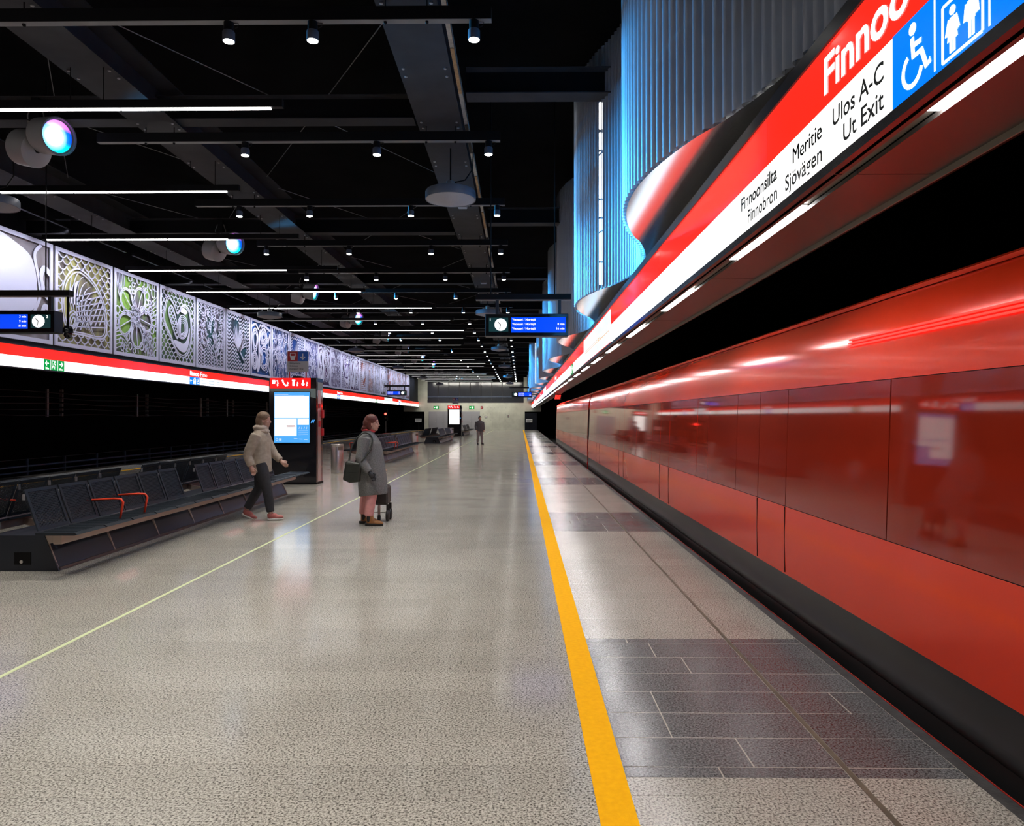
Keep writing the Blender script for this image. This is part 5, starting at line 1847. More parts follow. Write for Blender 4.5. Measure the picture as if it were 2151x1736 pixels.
def bench(ya, label, arms=True, simple=False):
    b = empty('bench', (BX, ya, 0), label, 'bench')
    yb0, yb1 = ya + 0.42, ya + 7.8
    half_b, half_t, zt = 0.50, 0.36, 0.36
    MB().prism([(BX - half_b + 0.02, 0.03), (BX + half_b - 0.02, 0.03), (BX + half_t - 0.03, zt), (BX - half_t + 0.03, zt)], 'y', yb0, yb1).build('base_core', M['bench_base'], b)
    MB().box(BX - half_b - 0.01, BX + half_b + 0.01, yb0 + 0.02, yb1 - 0.02, 0.0, 0.03).build('plinth', M['bench_plinth'], b)
    for y0 in (yb0 - 0.02, yb1):
        MB().prism([(BX - half_b - 0.02, 0.0), (BX + half_b + 0.02, 0.0), (BX + half_t, zt + 0.02), (BX - half_t, zt + 0.02)], 'y', y0, y0 + 0.02).build('end_panel', M['bench_base'], b)
    pl = MB().box(BX + 0.04, BX + 0.22, yb0 - 0.026, yb0 - 0.02, 0.07, 0.20).build('socket_cover', M['black_metal'], b)
    MB().lathe([(0.018, 0), (0.018, 0.006)], (BX + 0.12, yb0 - 0.026, 0.10), (0, -1, 0), 10).build('lock', M['steel'], pl)
    nB = 7
    for s in (-1, 1):
        for i in range(nB):
            u0 = yb0 + (yb1 - yb0) * i / nB + 0.012; u1 = yb0 + (yb1 - yb0) * (i + 1) / nB - 0.012
            e = 0.012
            V = []
            for (hx, z) in ((half_b, 0.035), (half_t, 0.33)):
                for u in (u0, u1):
                    V.append((BX + s * hx, u, z)); V.append((BX + s * (hx - 0.03), u, z))
            Fq = [(0, 2, 6, 4), (1, 5, 7, 3), (0, 4, 5, 1), (2, 3, 7, 6), (4, 6, 7, 5), (0, 1, 3, 2)]
            MB().add(V, Fq).build('base_panel', M['bench_base'], b)
        for i in range(nB + 1):
            u = yb0 + (yb1 - yb0) * i / nB
            # Y shaped bracket: slim stem that flares to the rail
            V = []
            for dy in (-0.008, 0.008):
                V += [(BX + s * (half_b + 0.005), u + dy, 0.03), (BX + s * (half_b - 0.03), u + dy, 0.03), (BX + s * (half_t - 0.03), u + dy, 0.37), (BX + s * 0.64, u + dy, 0.42), (BX + s * 0.64, u + dy, 0.34), (BX + s * (half_t + 0.045), u + dy, 0.29)]
            n = 6
            MB().add(V, [(0, 1, 2, 3, 4, 5), (11, 10, 9, 8, 7, 6)] + [(i2, (i2 + 1) % n, n + (i2 + 1) % n, n + i2) for i2 in range(n)]).build('bracket', M['bench_rail'], b)
        MB().box(*sorted((BX + s * 0.62, BX + s * 0.71)), ya + 0.15, ya + 7.75, 0.33, 0.435, 0.006).build('seat_rail', M['bench_rail'], b)
        for i in range(15):
            y0 = ya + 0.53 * i + (0.03 if i < 6 else 0.05)
            o = obj('seat_pan', SEAT, None, b, (s * 0.52, y0 - ya, 0.47))
            if s < 0: o.rotation_euler = (0, 0, math.pi); o.location.y += 0.50
            if i < 13 and not (i == 6):
                o = obj('backrest', BACK, None, b, (s * 0.54, y0 - ya, 0.485))
                if s < 0: o.rotation_euler = (0, 0, math.pi); o.location.y += 0.50
                if not simple:
                    # dark end cap on the upper corner
                    q = MB().box(BX + s * 0.405 - 0.012, BX + s * 0.405 + 0.012, y0 - 0.012, y0 + 0.002, 0.80, 0.86).build('corner_cap', M['fixture'], b)
        if arms:
            for i in ((1, 2) if s > 0 else (1,)):
                o = obj('armrest', ARM, None, b, (s * 0.52, 0.53 * i + 0.53 - 0.02, 0.47))
                if s < 0: o.rotation_euler = (0, 0, math.pi)
    return b


bench(7.08, 'near dark double-sided bench with perforated seats and red armrests', True)
bench(24.9, 'second dark bench from the camera, behind the woman in grey', True)
bench(43.1, 'third dark bench from the camera, left of the distant kiosk', False, True)
bench(61.5, 'farthest dark bench, behind the distant kiosk', False, True)

# ------------------------------------------------------------------ litter bins
for k, (x, yy, lb_) in enumerate(((-5.37, 20.6, 'steel litter bin just behind the near kiosk'), (-5.4, 36.0, 'steel litter bin beyond the second bench'), (-5.05, 51.4, 'steel litter bin beside the distant kiosk'))):
    b = empty('litter_bin', (x, yy, 0), lb_, 'bin', 'litter bins along the platform')
    MB().lathe([(0.165, 0), (0.172, 0.01), (0.172, 0.09), (0.178, 0.095), (0.178, 0.83), (0.17, 0.85)], (x, yy, 0), (0, 0, 1), 32).build('bin_body', M['steel'], b, auto=40)
    MB().lathe([(0.178, 0.78), (0.181, 0.785), (0.181, 0.845), (0.17, 0.855)], (x, yy, 0), (0, 0, 1), 32).build('rim', M['steel'], b, auto=40)
    MB().lathe([(0.15, 0.85), (0.15, 0.856)], (x, yy, 0), (0, 0, 1), 24).build('opening', M['black_metal'], b)
    V = []
    for z in (0.68, 0.80):
        for a in (-70, -50, -30, -10):
            V.append((x + 0.1825 * math.cos(R(a)), yy + 0.1825 * math.sin(R(a)), z))
    MB().add(V, [(0, 1, 5, 4), (1, 2, 6, 5), (2, 3, 7, 6)]).build('sticker', M['bench_plinth'], b)

# ------------------------------------------------------------------ things on the end wall


def wall_sign(name, x, z, w, h, m, label, cat):
    s = empty(name, (x, Y1 - 0.06, z), label, cat)
    MB().box(x, x + w, Y1 - 0.06, Y1 - 0.002, z, z + h, 0.01).build('sign_box', M['black_metal'], s)
    p = MB().box(x + 0.02, x + w - 0.02, Y1 - 0.066, Y1 - 0.06, z + 0.02, z + h - 0.02).build('sign_face', m, s)
    F = Flat((x, Y1 - 0.066, z), (1, 0, 0), (0, 0, 1), 0.003)
    return s, F


for x, lb_ in ((-10.85, 'green exit sign on the end wall left of the distant kiosk'), (-6.4, 'green exit sign on the end wall right of the distant kiosk')):
    s, F = wall_sign('exit_sign', x, 2.62, 0.66, 0.38, M['green_light'], lb_, 'exit sign')
    pic_arrow(F, 0.06, 0.09, 0.2, math.pi, 0.14); pic_exit(F, 0.30, 0.04, 0.30)
    F.build('pictogram', M['print_white'], s)
s, F = wall_sign('fire_sign', -4.95, 2.62, 0.24, 0.36, M['sign_red_plate'], 'small red fire sign on the concrete end wall', 'sign')
F.ribbon([(0.08, 0.08), (0.08, 0.24), (0.16, 0.28)], 0.04); F.build('pictogram', M['white_paint'], s)
s, F = wall_sign('notice', -4.45, 1.52, 0.34, 0.24, M['white_paint'], 'white notice with red edge on the concrete end wall', 'notice')
F.ribbon([(0.04, 0.12), (0.30, 0.12)], 0.03); F.build('print', M['device_red'], s)
s, F = wall_sign('call_box', -1.58, 1.55, 0.2, 0.32, M['kiosk_grey'], 'small grey call box on the end wall by the pale door', 'call box')
F.disc((0.1, 0.2), 0.04, 10); F.build('button', M['device_red'], s)
for k, (x, yy, zz, lb_) in enumerate(((1.1, Y1 - 0.46, 0.95, 'white lettered board on the dark cabinet niche by the train'), (-12.75, Y1 - 0.1, 1.0, 'white lettered board at the far tunnel mouth'))):
    s = empty('track_board', (x, yy, zz), lb_, 'sign')
    MB().box(x - 0.4, x + 0.4, yy, yy + 0.05, zz, zz + 0.42, 0.01).build('board', M['white_paint'], s)
    F = Flat((x - 0.4, yy, zz), (1, 0, 0), (0, 0, 1), 0.003)
    F.ribbon([(0.08, 0.28), (0.7, 0.28)], 0.06); F.ribbon([(0.08, 0.14), (0.55, 0.14)], 0.05)
    F.build('print', M['print_dark'], s)
    MB().box(x - 0.03, x + 0.03, yy + 0.02, yy + 0.12, 0.0, zz).build('post', M['black_metal'], s)

# ------------------------------------------------------------------ far track: railing, cable racks, signal
rl = empty('wall_railing', (-17.5, Y0, -1.15), 'blue-grey pipe railing along the wall beyond the far track', 'railing')
MB().tube([(-17.5, 4, -0.10), (-17.5, Y1, -0.10)], 0.045, 8).build('top_pipe', M['blue_rail'], rl, smooth=True)
MB().tube([(-17.5, 4, -0.30), (-17.5, Y1, -0.30)], 0.03, 8).build('lower_pipe', M['blue_rail'], rl, smooth=True)
MB().tube([(-17.6, 4, 0.14), (-17.6, Y1, 0.14)], 0.008, 5).build('wire', M['wire'], rl)
for k in range(30):
    yy = 24.8 + 2.06 * k - 8.24
    if yy > Y1: break
    MB().box(-17.53, -17.46, yy - 0.02, yy + 0.02, -1.15, 0.16).build('post', M['blue_rail'], rl)
n_r = 0
for yy in (27.5, 34.0, 40.8, 44.5, 51.5, 58.0, 66.0):
    c = empty('cable_rack', (-18.6, yy, 1.6), 'pair of grey cable rack uprights on the far tunnel wall, %s from the camera' % ORD[n_r], 'cable rack', 'cable racks on the far tunnel wall')
    n_r += 1
    MB().box(-18.65, -18.58, yy - 0.05, yy + 0.05, 1.65, 2.75).build('upright', M['galv'], c)
    for q in range(6):
        MB().box(-18.60, -18.48, yy + 0.72, yy + 0.78, 1.68 + 0.19 * q, 1.80 + 0.19 * q).build('clamp', M['galv'], c)
for q in range(5):
    z = 1.72 + 0.22 * q
    tag(MB().tube([(-18.5, 14 + 1.5 * i, z + 0.03 * math.sin(i * 1.3 + q)) for i in range(48)], 0.012, 5).build('wall_cable', M['wire']),
        'thin cable along the far tunnel wall, %s from below' % ORD[q], 'cable', 'cables along the far tunnel wall')
sg = empty('signal', (-14.95, 78.0, -1.15), 'railway signal with a red lamp at the end of the far track', 'signal')
MB().tube([(-14.95, 78.06, -1.15), (-14.95, 78.06, 2.6)], 0.06, 10).build('mast', M['galv'], sg)
MB().box(-15.2, -14.7, 77.95, 78.1, 1.2, 2.7, 0.03).build('signal_head', M['black_metal'], sg)
MB().lathe([(0.15, 0), (0.16, 0.10), (0.14, 0.10), (0.14, 0.0)], (-14.95, 77.95, 1.97), (0, -1, 0), 18, False).build('hood', M['black_metal'], sg)
MB().lathe([(0.13, 0), (0.12, 0.02), (0.0, 0.03)], (-14.95, 77.94, 1.97), (0, -1, 0), 18).build('red_lamp', M['red_lamp'], sg)
MB().lathe([(0.11, 0), (0.10, 0.02)], (-14.95, 77.95, 1.55), (0, -1, 0), 14).build('yellow_lens', M['cable_orange'], sg)

# ------------------------------------------------------------------ people
M['skin'] = mat('skin', (0.58, 0.33, 0.25), 0.5, noise=(20, 0.06))
M['hair'] = mat('auburn_hair', (0.105, 0.022, 0.014), 0.45, noise=(60, 0.3), bump=0.4, bscale=120)
M['coat'] = mat('grey_wool', (0.15, 0.152, 0.150), 0.9, noise=(70, 0.28), bump=0.4, bscale=160)
M['pink'] = mat('pink_trousers', (0.66, 0.29, 0.28), 0.8, noise=(14, 0.1), bump=0.3, bscale=30)
M['boot_brown'] = mat('boot_brown', (0.27, 0.105, 0.025), 0.55, noise=(20, 0.15))
M['rubber'] = mat('rubber', (0.015, 0.014, 0.014), 0.6)
M['scarf'] = mat('red_scarf', (0.62, 0.06, 0.07), 0.85, noise=(25, 0.3))
M['bag'] = mat('black_bag', (0.014, 0.017, 0.013), 0.55, noise=(9, 0.3), bump=0.4, bscale=14)
M['case'] = mat('suitcase', (0.035, 0.030, 0.028), 0.6)
M['eye'] = mat('eye_dark', (0.02, 0.015, 0.012), 0.3)
M['lips'] = mat('lips', (0.45, 0.13, 0.12), 0.5)
M['beige_coat'] = mat('beige_coat', (0.40, 0.33, 0.26), 0.9, noise=(18, 0.15), bump=0.3, bscale=30)
M['fair_hair'] = mat('fair_hair', (0.22, 0.14, 0.085), 0.5, noise=(60, 0.25))
M['beige_scarf'] = mat('beige_scarf', (0.55, 0.46, 0.37), 0.9, noise=(20, 0.2))
M['dark_cloth'] = mat('dark_cloth', (0.025, 0.025, 0.030), 0.8, noise=(20, 0.2))
M['shoe_pink'] = mat('shoe_pink', (0.42, 0.12, 0.11), 0.6)
M['shoe_white'] = mat('shoe_sole', (0.7, 0.68, 0.65), 0.6)
M['slate_coat'] = mat('slate_coat', (0.075, 0.075, 0.085), 0.85, noise=(18, 0.15))
M['grey_trousers'] = mat('grey_trousers', (0.20, 0.18, 0.18), 0.85)


def hand(mb, w, d, side, up=Vector((0, 0, 1))):
    """palm and five bent fingers; w = wrist point, d = direction of the hand"""
    w = Vector(w); d = Vector(d).normalized()
    sd = Vector((d.z, 0, -d.x)).normalized()          # across the knuckles, in the XZ plane
    nrm = d.cross(sd).normalized() * side
    mb.tube([w - d * 0.03, w, w + d * 0.045, w + d * 0.085], [0.026, 0.028, 0.036, 0.030], 10)
    for i, (o, L) in enumerate(((-0.030, 0.058), (-0.010, 0.072), (0.010, 0.068), (0.028, 0.052))):
        p = w + d * 0.075 + sd * o
        mb.tube([p, p + d * L * 0.5 + nrm * 0.004, p + d * L * 0.85 + nrm * 0.022, p + d * L + nrm * 0.038], [0.0095, 0.009, 0.0085, 0.007], 8)
    p = w + d * 0.03 - sd * 0.025
    mb.tube([p, p + d * 0.03 - sd * 0.025 + nrm * 0.01, p + d * 0.062 - sd * 0.03 + nrm * 0.02], [0.012, 0.011, 0.008], 8)


def head(mb, c, tilt=0.0):
    """head with jaw, nose, chin, ears, looking along +x; c = centre of the skull"""
    x, y, z = c
    mb.ell((x, y, z + 0.02), (0.096, 0.075, 0.100), 24, 16)
    mb.ell((x + 0.028, y, z - 0.045), (0.066, 0.060, 0.078), 20, 14)
    mb.ell((x + 0.065, y, z - 0.098), (0.026, 0.030, 0.024), 14, 10)
    mb.tube([(x + 0.080, y, z + 0.020), (x + 0.102, y, z - 0.018), (x + 0.110, y, z - 0.036), (x + 0.088, y, z - 0.046)], [0.010, 0.013, 0.015, 0.012], 10)
    mb.ell((x + 0.080, y, z + 0.032), (0.018, 0.050, 0.012), 12, 8)
    mb.ell((x + 0.086, y, z - 0.070), (0.014, 0.024, 0.012), 12, 8)
    for s in (-1, 1):
        mb.ell((x - 0.005, y + s * 0.076, z - 0.022), (0.020, 0.010, 0.032), 10, 8)
        mb.ell((x + 0.055, y + s * 0.035, z - 0.035), (0.030, 0.022, 0.026), 10, 8)


def face_parts(root, c):
    x, y, z = c
    for s in (-1, 1):
        MB().ell((x + 0.083, y + s * 0.033, z + 0.006), (0.008, 0.013, 0.006), 10, 8).build('eye', M['eye'], root, True)
        MB().ell((x + 0.088, y + s * 0.036, z + 0.029), (0.008, 0.018, 0.004), 10, 6).build('eyebrow', M['hair'], root, True)
    MB().ell((x + 0.094, y, z - 0.072), (0.008, 0.020, 0.008), 10, 8).build('mouth', M['lips'], root, True)


def person(loc, rz, P, label):
    """P holds joints in local axes: x forward, y to the left, z up"""
    root = empty('person', loc, label, 'person')
    hc = P['head']
    bd = MB()
    head(bd, hc)
    sh = P['neck']
    bd.tube([(sh[0] - 0.01, sh[1], sh[2] - 0.08), (sh[0], sh[1], sh[2]), (hc[0] - 0.005, hc[1], hc[2] - 0.06)], [0.062, 0.054, 0.056], 14)
    bd.rings([(r[0], r[1], r[2], r[3] * 0.80, r[4] * 0.80) for r in P['torso'] if not callable(r[2]) and r[2] > P['hip'] - 0.1], 20)
    for s, arm in ((-1, P['arm_r']), (1, P['arm_l'])):
        bd.tube(arm, [0.05, 0.043, 0.040, 0.028], 12)
        a, b = Vector(arm[-2]), Vector(arm[-1])
        hand(bd, b, b - a, s)
    for leg in (P['leg_r'], P['leg_l']):
        bd.tube(leg, [0.085, 0.075, 0.052, 0.05, 0.036], 12)
    off = Matrix.Rotation(rz, 4, 'Z')

    def add(name, me, m):
        me.transform(off)
        me.materials.clear(); me.materials.append(m)
        o = bpy.data.objects.new(name, me); COL.objects.link(o); o.parent = root
        return o
    vx = P.get('voxel', 0.009)
    add('body', remeshed(bd, vx * 0.75, 3), P['skin'])
    co = MB()
    co.rings(P['torso'], 28)
    for arm in (P['arm_r'], P['arm_l']):
        pts = [Vector(p) for p in arm]
        end = pts[2] + (pts[3] - pts[2]) * 0.93
        co.tube([pts[0] + (pts[0] - pts[1]) * 0.05, pts[0], (pts[0] + pts[1]) / 2, pts[1], (pts[1] + pts[2]) / 2, pts[2], end],
                [q * P.get('sleeve', 1.0) for q in (0.07, 0.082, 0.078, 0.074, 0.072, 0.068, 0.056)], 16)
    add('coat', remeshed(co, vx, 5), P['coat'])
    tr = MB()
    for leg in (P['leg_r'], P['leg_l']):
        tr.tube(leg[:-1] + [tuple(Vector(leg[-2]).lerp(Vector(leg[-1]), P.get('cuff', 0.85)))], P.get('trouser', [0.115, 0.10, 0.080, 0.074, 0.062]), 16)
    tr.ell((P['pelvis'][0], P['pelvis'][1], P['hip']), (0.13, 0.16, 0.13), 18, 12)
    add('trousers', remeshed(tr, vx, 4), P['trousers'])
    for side, foot in P['feet']:
        (fx, fy, fz), yaw, pitch, kind = foot
        T = Matrix.Translation((fx, fy, fz)) @ Matrix.Rotation(yaw, 4, 'Z') @ Matrix.Rotation(pitch, 4, 'Y')
        bt = MB()
        if kind == 'boot':
            bt.rings([(0.02, 0, 0.02, 0.085, 0.045), (0.02, 0, 0.05, 0.085, 0.046), (0.0, 0, 0.10, 0.062, 0.045), (-0.015, 0, 0.16, 0.052, 0.046), (-0.02, 0, 0.19, 0.055, 0.05)], 20)
            bt.ell((0.10, 0, 0.035), (0.10, 0.046, 0.048), 18, 10)
            so = MB().rings([(0.055, 0, 0.0, 0.142, 0.050), (0.055, 0, 0.03, 0.146, 0.052), (0.05, 0, 0.04, 0.138, 0.048)], 24)
        else:
            bt.ell((0.02, 0, 0.06), (0.085, 0.042, 0.055), 18, 10)
            bt.ell((0.10, 0, 0.04), (0.09, 0.043, 0.036), 18, 10)
            bt.rings([(-0.02, 0, 0.05, 0.05, 0.04), (-0.025, 0, 0.11, 0.045, 0.04)], 16)
            so = MB().rings([(0.055, 0, 0.0, 0.130, 0.045), (0.055, 0, 0.022, 0.135, 0.047), (0.05, 0, 0.03, 0.128, 0.044)], 24)
        me = remeshed(bt, 0.008, 2); me.transform(T)
        bo = add('boot' if kind == 'boot' else 'shoe', me, P['shoe'])
        me = so.mesh('sole', smooth=True); me.transform(T); me.transform(off)
        me.materials.append(P['sole'])
        o = bpy.data.objects.new('sole', me); COL.objects.link(o); o.parent = bo
        if kind == 'boot':
            for s in (-1, 1):
                g = MB().ell((-0.018, s * 0.036, 0.115), (0.030, 0.016, 0.065), 14, 10).mesh('elastic_gusset', smooth=True)
                g.transform(T); g.transform(off); g.materials.append(M['rubber'])
                o = bpy.data.objects.new('elastic_gusset', g); COL.objects.link(o); o.parent = bo
    hr = MB()
    for c, r in P['hair']:
        hr.ell((hc[0] + c[0], hc[1] + c[1], hc[2] + c[2]), r, 20, 14)
    add('hair', remeshed(hr, 0.007, 3), P['hair_m'])
    if P.get('scarf'):
        sc = MB()
        for c, r in P['scarf']:
            sc.ell(c, r, 18, 12)
        add('scarf', remeshed(sc, 0.008, 3), P['scarf_m'])
    if P.get('face'):
        tmp = empty('t', (0, 0, 0))
        face_parts(tmp, hc)
        for ch in list(tmp.children):
            ch.parent = root
            ch.data.transform(off)
        bpy.data.objects.remove(tmp)
    return root


# woman waiting, in profile, facing the train
def hem(w):
    # shirt-tail hem: higher at the near side slit, lower at front and back
    return 0.455 + 0.02 * math.cos(w) + 0.10 * math.exp(-((w - 1.56 * math.pi) / 0.30) ** 2) + 0.12 * math.exp(-((w - 0.45 * math.pi) / 0.30) ** 2)


WX, WY = -2.31, 10.78
woman = dict(
    head=(0.035, 0, 1.555), neck=(-0.015, 0, 1.42), hip=0.86, pelvis=(0.01, 0), skin=M['skin'], face=True,
    torso=[(0.055, 0, hem, 0.218, 0.235), (0.050, 0, 0.62, 0.222, 0.24), (0.030, 0, 0.80, 0.220, 0.238), (0.010, 0, 0.98, 0.212, 0.228), (0.0, 0, 1.12, 0.200, 0.222),
           (-0.010, 0, 1.24, 0.182, 0.218), (-0.025, 0, 1.33, 0.145, 0.200), (-0.03, 0, 1.385, 0.105, 0.145), (-0.025, 0, 1.42, 0.088, 0.095), (-0.02, 0, 1.45, 0.082, 0.083)],
    arm_r=[(-0.035, -0.195, 1.32), (-0.085, -0.265, 1.03), (-0.03, -0.275, 0.93), (0.055, -0.275, 0.82)],
    arm_l=[(-0.035, 0.195, 1.32), (-0.02, 0.27, 1.06), (0.04, 0.295, 0.95), (0.10, 0.34, 0.84)],
    leg_r=[(0.035, -0.09, 0.86), (0.045, -0.10, 0.62), (0.055, -0.11, 0.46), (0.03, -0.115, 0.30), (0.01, -0.12, 0.12)],
    leg_l=[(-0.02, 0.09, 0.86), (-0.05, 0.10, 0.62), (-0.075, 0.10, 0.46), (-0.10, 0.105, 0.30), (-0.12, 0.105, 0.12)],
    trouser=[0.115, 0.10, 0.084, 0.078, 0.068], coat=M['coat'], trousers=M['pink'], shoe=M['boot_brown'], sole=M['rubber'],
    feet=[('r', ((0.04, -0.12, 0.0), R(-6), 0, 'boot')), ('l', ((-0.095, 0.105, 0.0), R(8), 0, 'boot'))],
    hair=[((-0.012, 0, 0.045), (0.104, 0.090, 0.095)), ((-0.065, 0, -0.005), (0.072, 0.090, 0.105)), ((-0.095, 0, -0.075), (0.062, 0.078, 0.050)), ((-0.03, -0.070, -0.035), (0.040, 0.026, 0.085)), ((-0.03, 0.070, -0.035), (0.040, 0.026, 0.085)), ((-0.13, 0, -0.10), (0.035, 0.06, 0.02))],
    hair_m=M['hair'], scarf=[((-0.03, 0, 1.445), (0.098, 0.095, 0.028)), ((0.02, 0, 1.425), (0.07, 0.07, 0.025))], scarf_m=M['scarf'])
person((WX, WY, 0), 0.0, woman, 'woman in a grey wool coat, pink trousers and brown boots')
# dark glove on her near hand is part of the hand: modelled as a separate glove thing on the same bones
gl = MB(); hand(gl, Vector((0.055, -0.275, 0.82)), Vector((0.085, 0, -0.11)), -1)
gm = remeshed(gl, 0.0055, 1)
gm.materials.clear(); gm.materials.append(M['dark_cloth'])
for v in gm.vertices: v.co += v.normal * 0.004
go = bpy.data.objects.new('glove', gm); COL.objects.link(go)
go.parent = [o for o in COL.objects if o.name == 'person'][0]

# shoulder bag
bg = empty('shoulder_bag', (WX - 0.15, WY - 0.33, 0.66), 'black shoulder bag hanging at the hip of the woman in grey', 'bag')
mb = MB()
V = []
for dy, k_ in ((-0.05, 0.86), (-0.025, 1.0), (0.025, 1.0), (0.05, 0.86)):
    for u, v in ((-0.17, 0.05), (-0.06, 0.0), (0.085, 0.02), (0.10, 0.22), (0.08, 0.30), (-0.10, 0.335), (-0.13, 0.31)):
        V.append((WX - 0.155 + u * k_, WY - 0.34 + dy, 0.665 + 0.16 + (v - 0.16) * k_))
n = 7
Fq = [tuple(range(n - 1, -1, -1)), tuple(range(3 * n, 4 * n))]
for r_ in range(3):
    Fq += [(r_ * n + i, r_ * n + (i + 1) % n, (r_ + 1) * n + (i + 1) % n, (r_ + 1) * n + i) for i in range(n)]
mb.add(V, Fq)
bb = mb.build('bag_body', M['bag'], bg)
bv = bb.modifiers.new('b', 'BEVEL'); bv.width = 0.018; bv.segments = 3
MB().box(WX - 0.26, WX - 0.07, WY - 0.395, WY - 0.385, 0.82, 0.955, 0.004).build('flap', M['bag'], bg)
MB().tube(bez([(WX - 0.24, WY - 0.33, 0.97), (WX - 0.215, WY - 0.26, 1.18), (WX - 0.13, WY - 0.215, 1.345), (WX - 0.03, WY - 0.16, 1.41), (WX + 0.075, WY - 0.165, 1.33), (WX + 0.06, WY - 0.245, 1.15), (WX - 0.05, WY - 0.345, 0.98)], 40), 0.012, 8).build('strap', M['bag'], bg, True)

# trolley case behind her
cs = empty('trolley_case', (WX + 0.17, WY + 0.42, 0), 'dark trolley case on wheels behind the woman in grey', 'trolley case')
MB().box(WX + 0.01, WX + 0.225, WY + 0.28, WY + 0.60, 0.26, 0.56, 0.03).build('case_body', M['case'], cs)
MB().box(WX + 0.03, WX + 0.205, WY + 0.272, WY + 0.282, 0.30, 0.46, 0.004).build('pocket', M['case'], cs)
for x in (WX + 0.06, WX + 0.15):
    MB().tube([(x, WY + 0.50, 0.56), (x, WY + 0.38, 0.80)], 0.008, 6).build('handle_rod', M['steel'], cs)
MB().tube([(WX + 0.05, WY + 0.38, 0.80), (WX + 0.16, WY + 0.38, 0.80)], 0.014, 8).build('handle', M['rubber'], cs)
for x, yy in ((WX + 0.215, WY + 0.33), (WX + 0.215, WY + 0.56), (WX + 0.08, WY + 0.33)):
    MB().lathe([(0.085 if x > WX + 0.2 else 0.05, -0.018), (0.09 if x > WX + 0.2 else 0.055, 0), (0.085 if x > WX + 0.2 else 0.05, 0.018)], (x, yy, 0.09 if x > WX + 0.2 else 0.055), (1, 0, 0.0), 20).build('wheel', M['rubber'], cs, True)
    MB().box(x - 0.02, x + 0.02, yy - 0.012, yy + 0.012, 0.09, 0.27).build('leg', M['steel'] if x < WX + 0.2 else M['rubber'], cs)
MB().tube([(WX - 0.04, WY + 0.33, 0.14), (WX + 0.22, WY + 0.33, 0.14)], 0.007, 6).build('axle', M['steel'], cs)

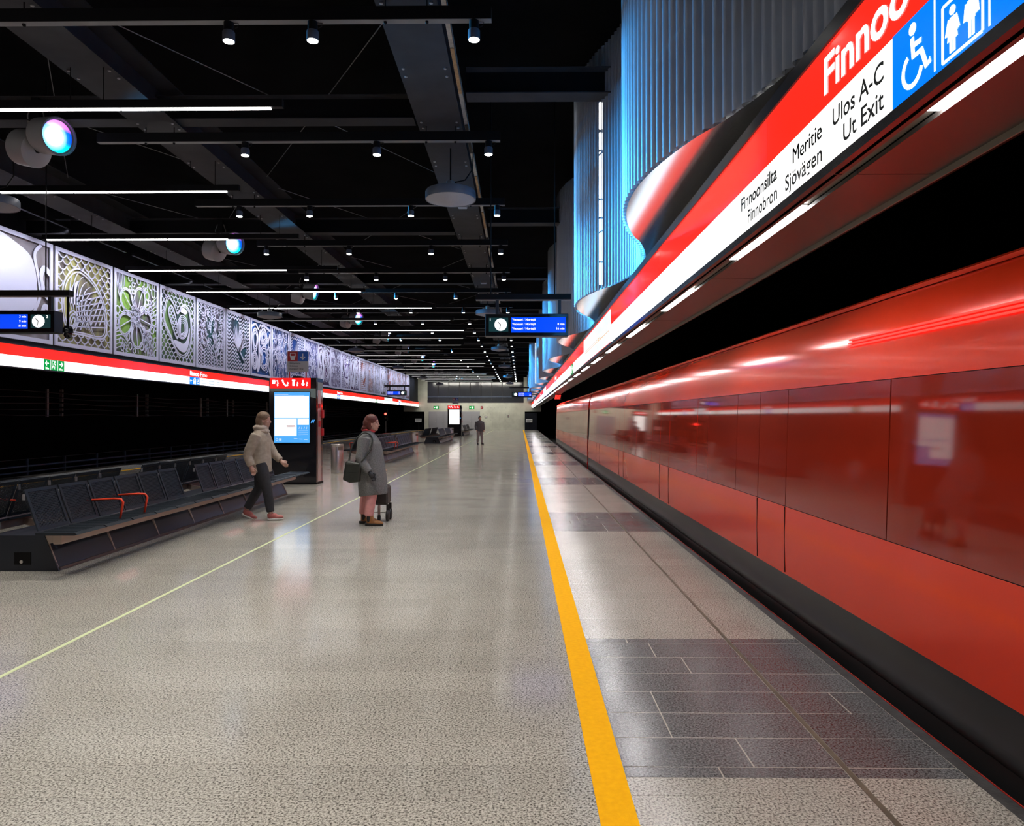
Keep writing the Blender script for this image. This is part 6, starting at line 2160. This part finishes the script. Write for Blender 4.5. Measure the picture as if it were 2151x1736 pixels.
# walker in a beige coat beside the near bench
walker = dict(
    head=(0.05, 0, 1.60), neck=(0.0, 0, 1.46), hip=0.90, pelvis=(0.0, 0), skin=M['skin'], voxel=0.011,
    torso=[(0.0, 0, 0.76, 0.165, 0.20), (0.0, 0, 0.95, 0.162, 0.198), (0.0, 0, 1.10, 0.152, 0.195), (0.0, 0, 1.25, 0.150, 0.21), (-0.005, 0, 1.36, 0.125, 0.20), (-0.005, 0, 1.42, 0.095, 0.14), (0.0, 0, 1.47, 0.085, 0.09)],
    arm_r=[(-0.005, -0.19, 1.36), (-0.10, -0.235, 1.12), (-0.12, -0.24, 1.02), (-0.06, -0.235, 0.86)],
    arm_l=[(-0.005, 0.19, 1.36), (0.08, 0.235, 1.13), (0.14, 0.235, 1.03), (0.25, 0.22, 0.93)],
    leg_r=[(0.02, -0.09, 0.90), (0.09, -0.10, 0.66), (0.14, -0.10, 0.50), (0.17, -0.10, 0.32), (0.20, -0.10, 0.10)],
    leg_l=[(-0.02, 0.09, 0.90), (-0.04, 0.10, 0.66), (-0.06, 0.10, 0.50), (-0.16, 0.10, 0.33), (-0.27, 0.10, 0.14)],
    coat=M['beige_coat'], trousers=M['dark_cloth'], shoe=M['shoe_pink'], sole=M['shoe_white'],
    feet=[('r', ((0.22, -0.10, 0.0), 0, R(-4), 'shoe')), ('l', ((-0.28, 0.10, 0.03), 0, R(22), 'shoe'))],
    hair=[((-0.012, 0, 0.045), (0.106, 0.092, 0.095)), ((-0.06, 0, -0.02), (0.07, 0.088, 0.11)), ((-0.03, -0.07, -0.04), (0.04, 0.025, 0.09)), ((-0.03, 0.07, -0.04), (0.04, 0.025, 0.09))],
    hair_m=M['fair_hair'], scarf=[((0.0, 0, 1.475), (0.125, 0.125, 0.06)), ((0.03, 0, 1.42), (0.11, 0.12, 0.05))], scarf_m=M['beige_scarf'])
person((-4.18, 11.3, 0), 0.0, walker, 'person in a beige coat and dark trousers walking beside the near bench')

far_p = dict(
    head=(0.02, 0, 1.57), neck=(-0.005, 0, 1.43), hip=0.88, pelvis=(0.0, 0), skin=M['skin'], voxel=0.013,
    torso=[(0.0, 0, 0.78, 0.165, 0.22), (0.0, 0, 0.95, 0.165, 0.22), (0.0, 0, 1.12, 0.165, 0.225), (-0.005, 0, 1.28, 0.155, 0.225), (-0.01, 0, 1.36, 0.12, 0.20), (-0.01, 0, 1.41, 0.09, 0.12), (-0.005, 0, 1.45, 0.08, 0.08)],
    arm_r=[(-0.01, -0.20, 1.34), (-0.04, -0.25, 1.10), (0.0, -0.25, 1.00), (0.06, -0.23, 0.86)],
    arm_l=[(-0.01, 0.20, 1.34), (-0.04, 0.25, 1.10), (0.0, 0.25, 1.00), (0.06, 0.23, 0.86)],
    leg_r=[(0.02, -0.09, 0.88), (0.03, -0.11, 0.64), (0.03, -0.13, 0.48), (0.02, -0.14, 0.30), (0.0, -0.15, 0.10)],
    leg_l=[(0.0, 0.09, 0.88), (0.0, 0.11, 0.64), (0.0, 0.13, 0.48), (-0.01, 0.14, 0.30), (-0.03, 0.15, 0.10)],
    coat=M['slate_coat'], trousers=M['grey_trousers'], shoe=M['dark_cloth'], sole=M['rubber'],
    feet=[('r', ((0.02, -0.15, 0.0), R(-8), 0, 'shoe')), ('l', ((-0.01, 0.15, 0.0), R(10), 0, 'shoe'))],
    hair=[((-0.012, 0, 0.045), (0.104, 0.09, 0.092)), ((-0.055, 0, 0.0), (0.07, 0.085, 0.09))], hair_m=M['dark_cloth'])
person((-2.42, 42.1, 0), R(-65), far_p, 'distant person in dark jacket and grey trousers standing near the end wall')
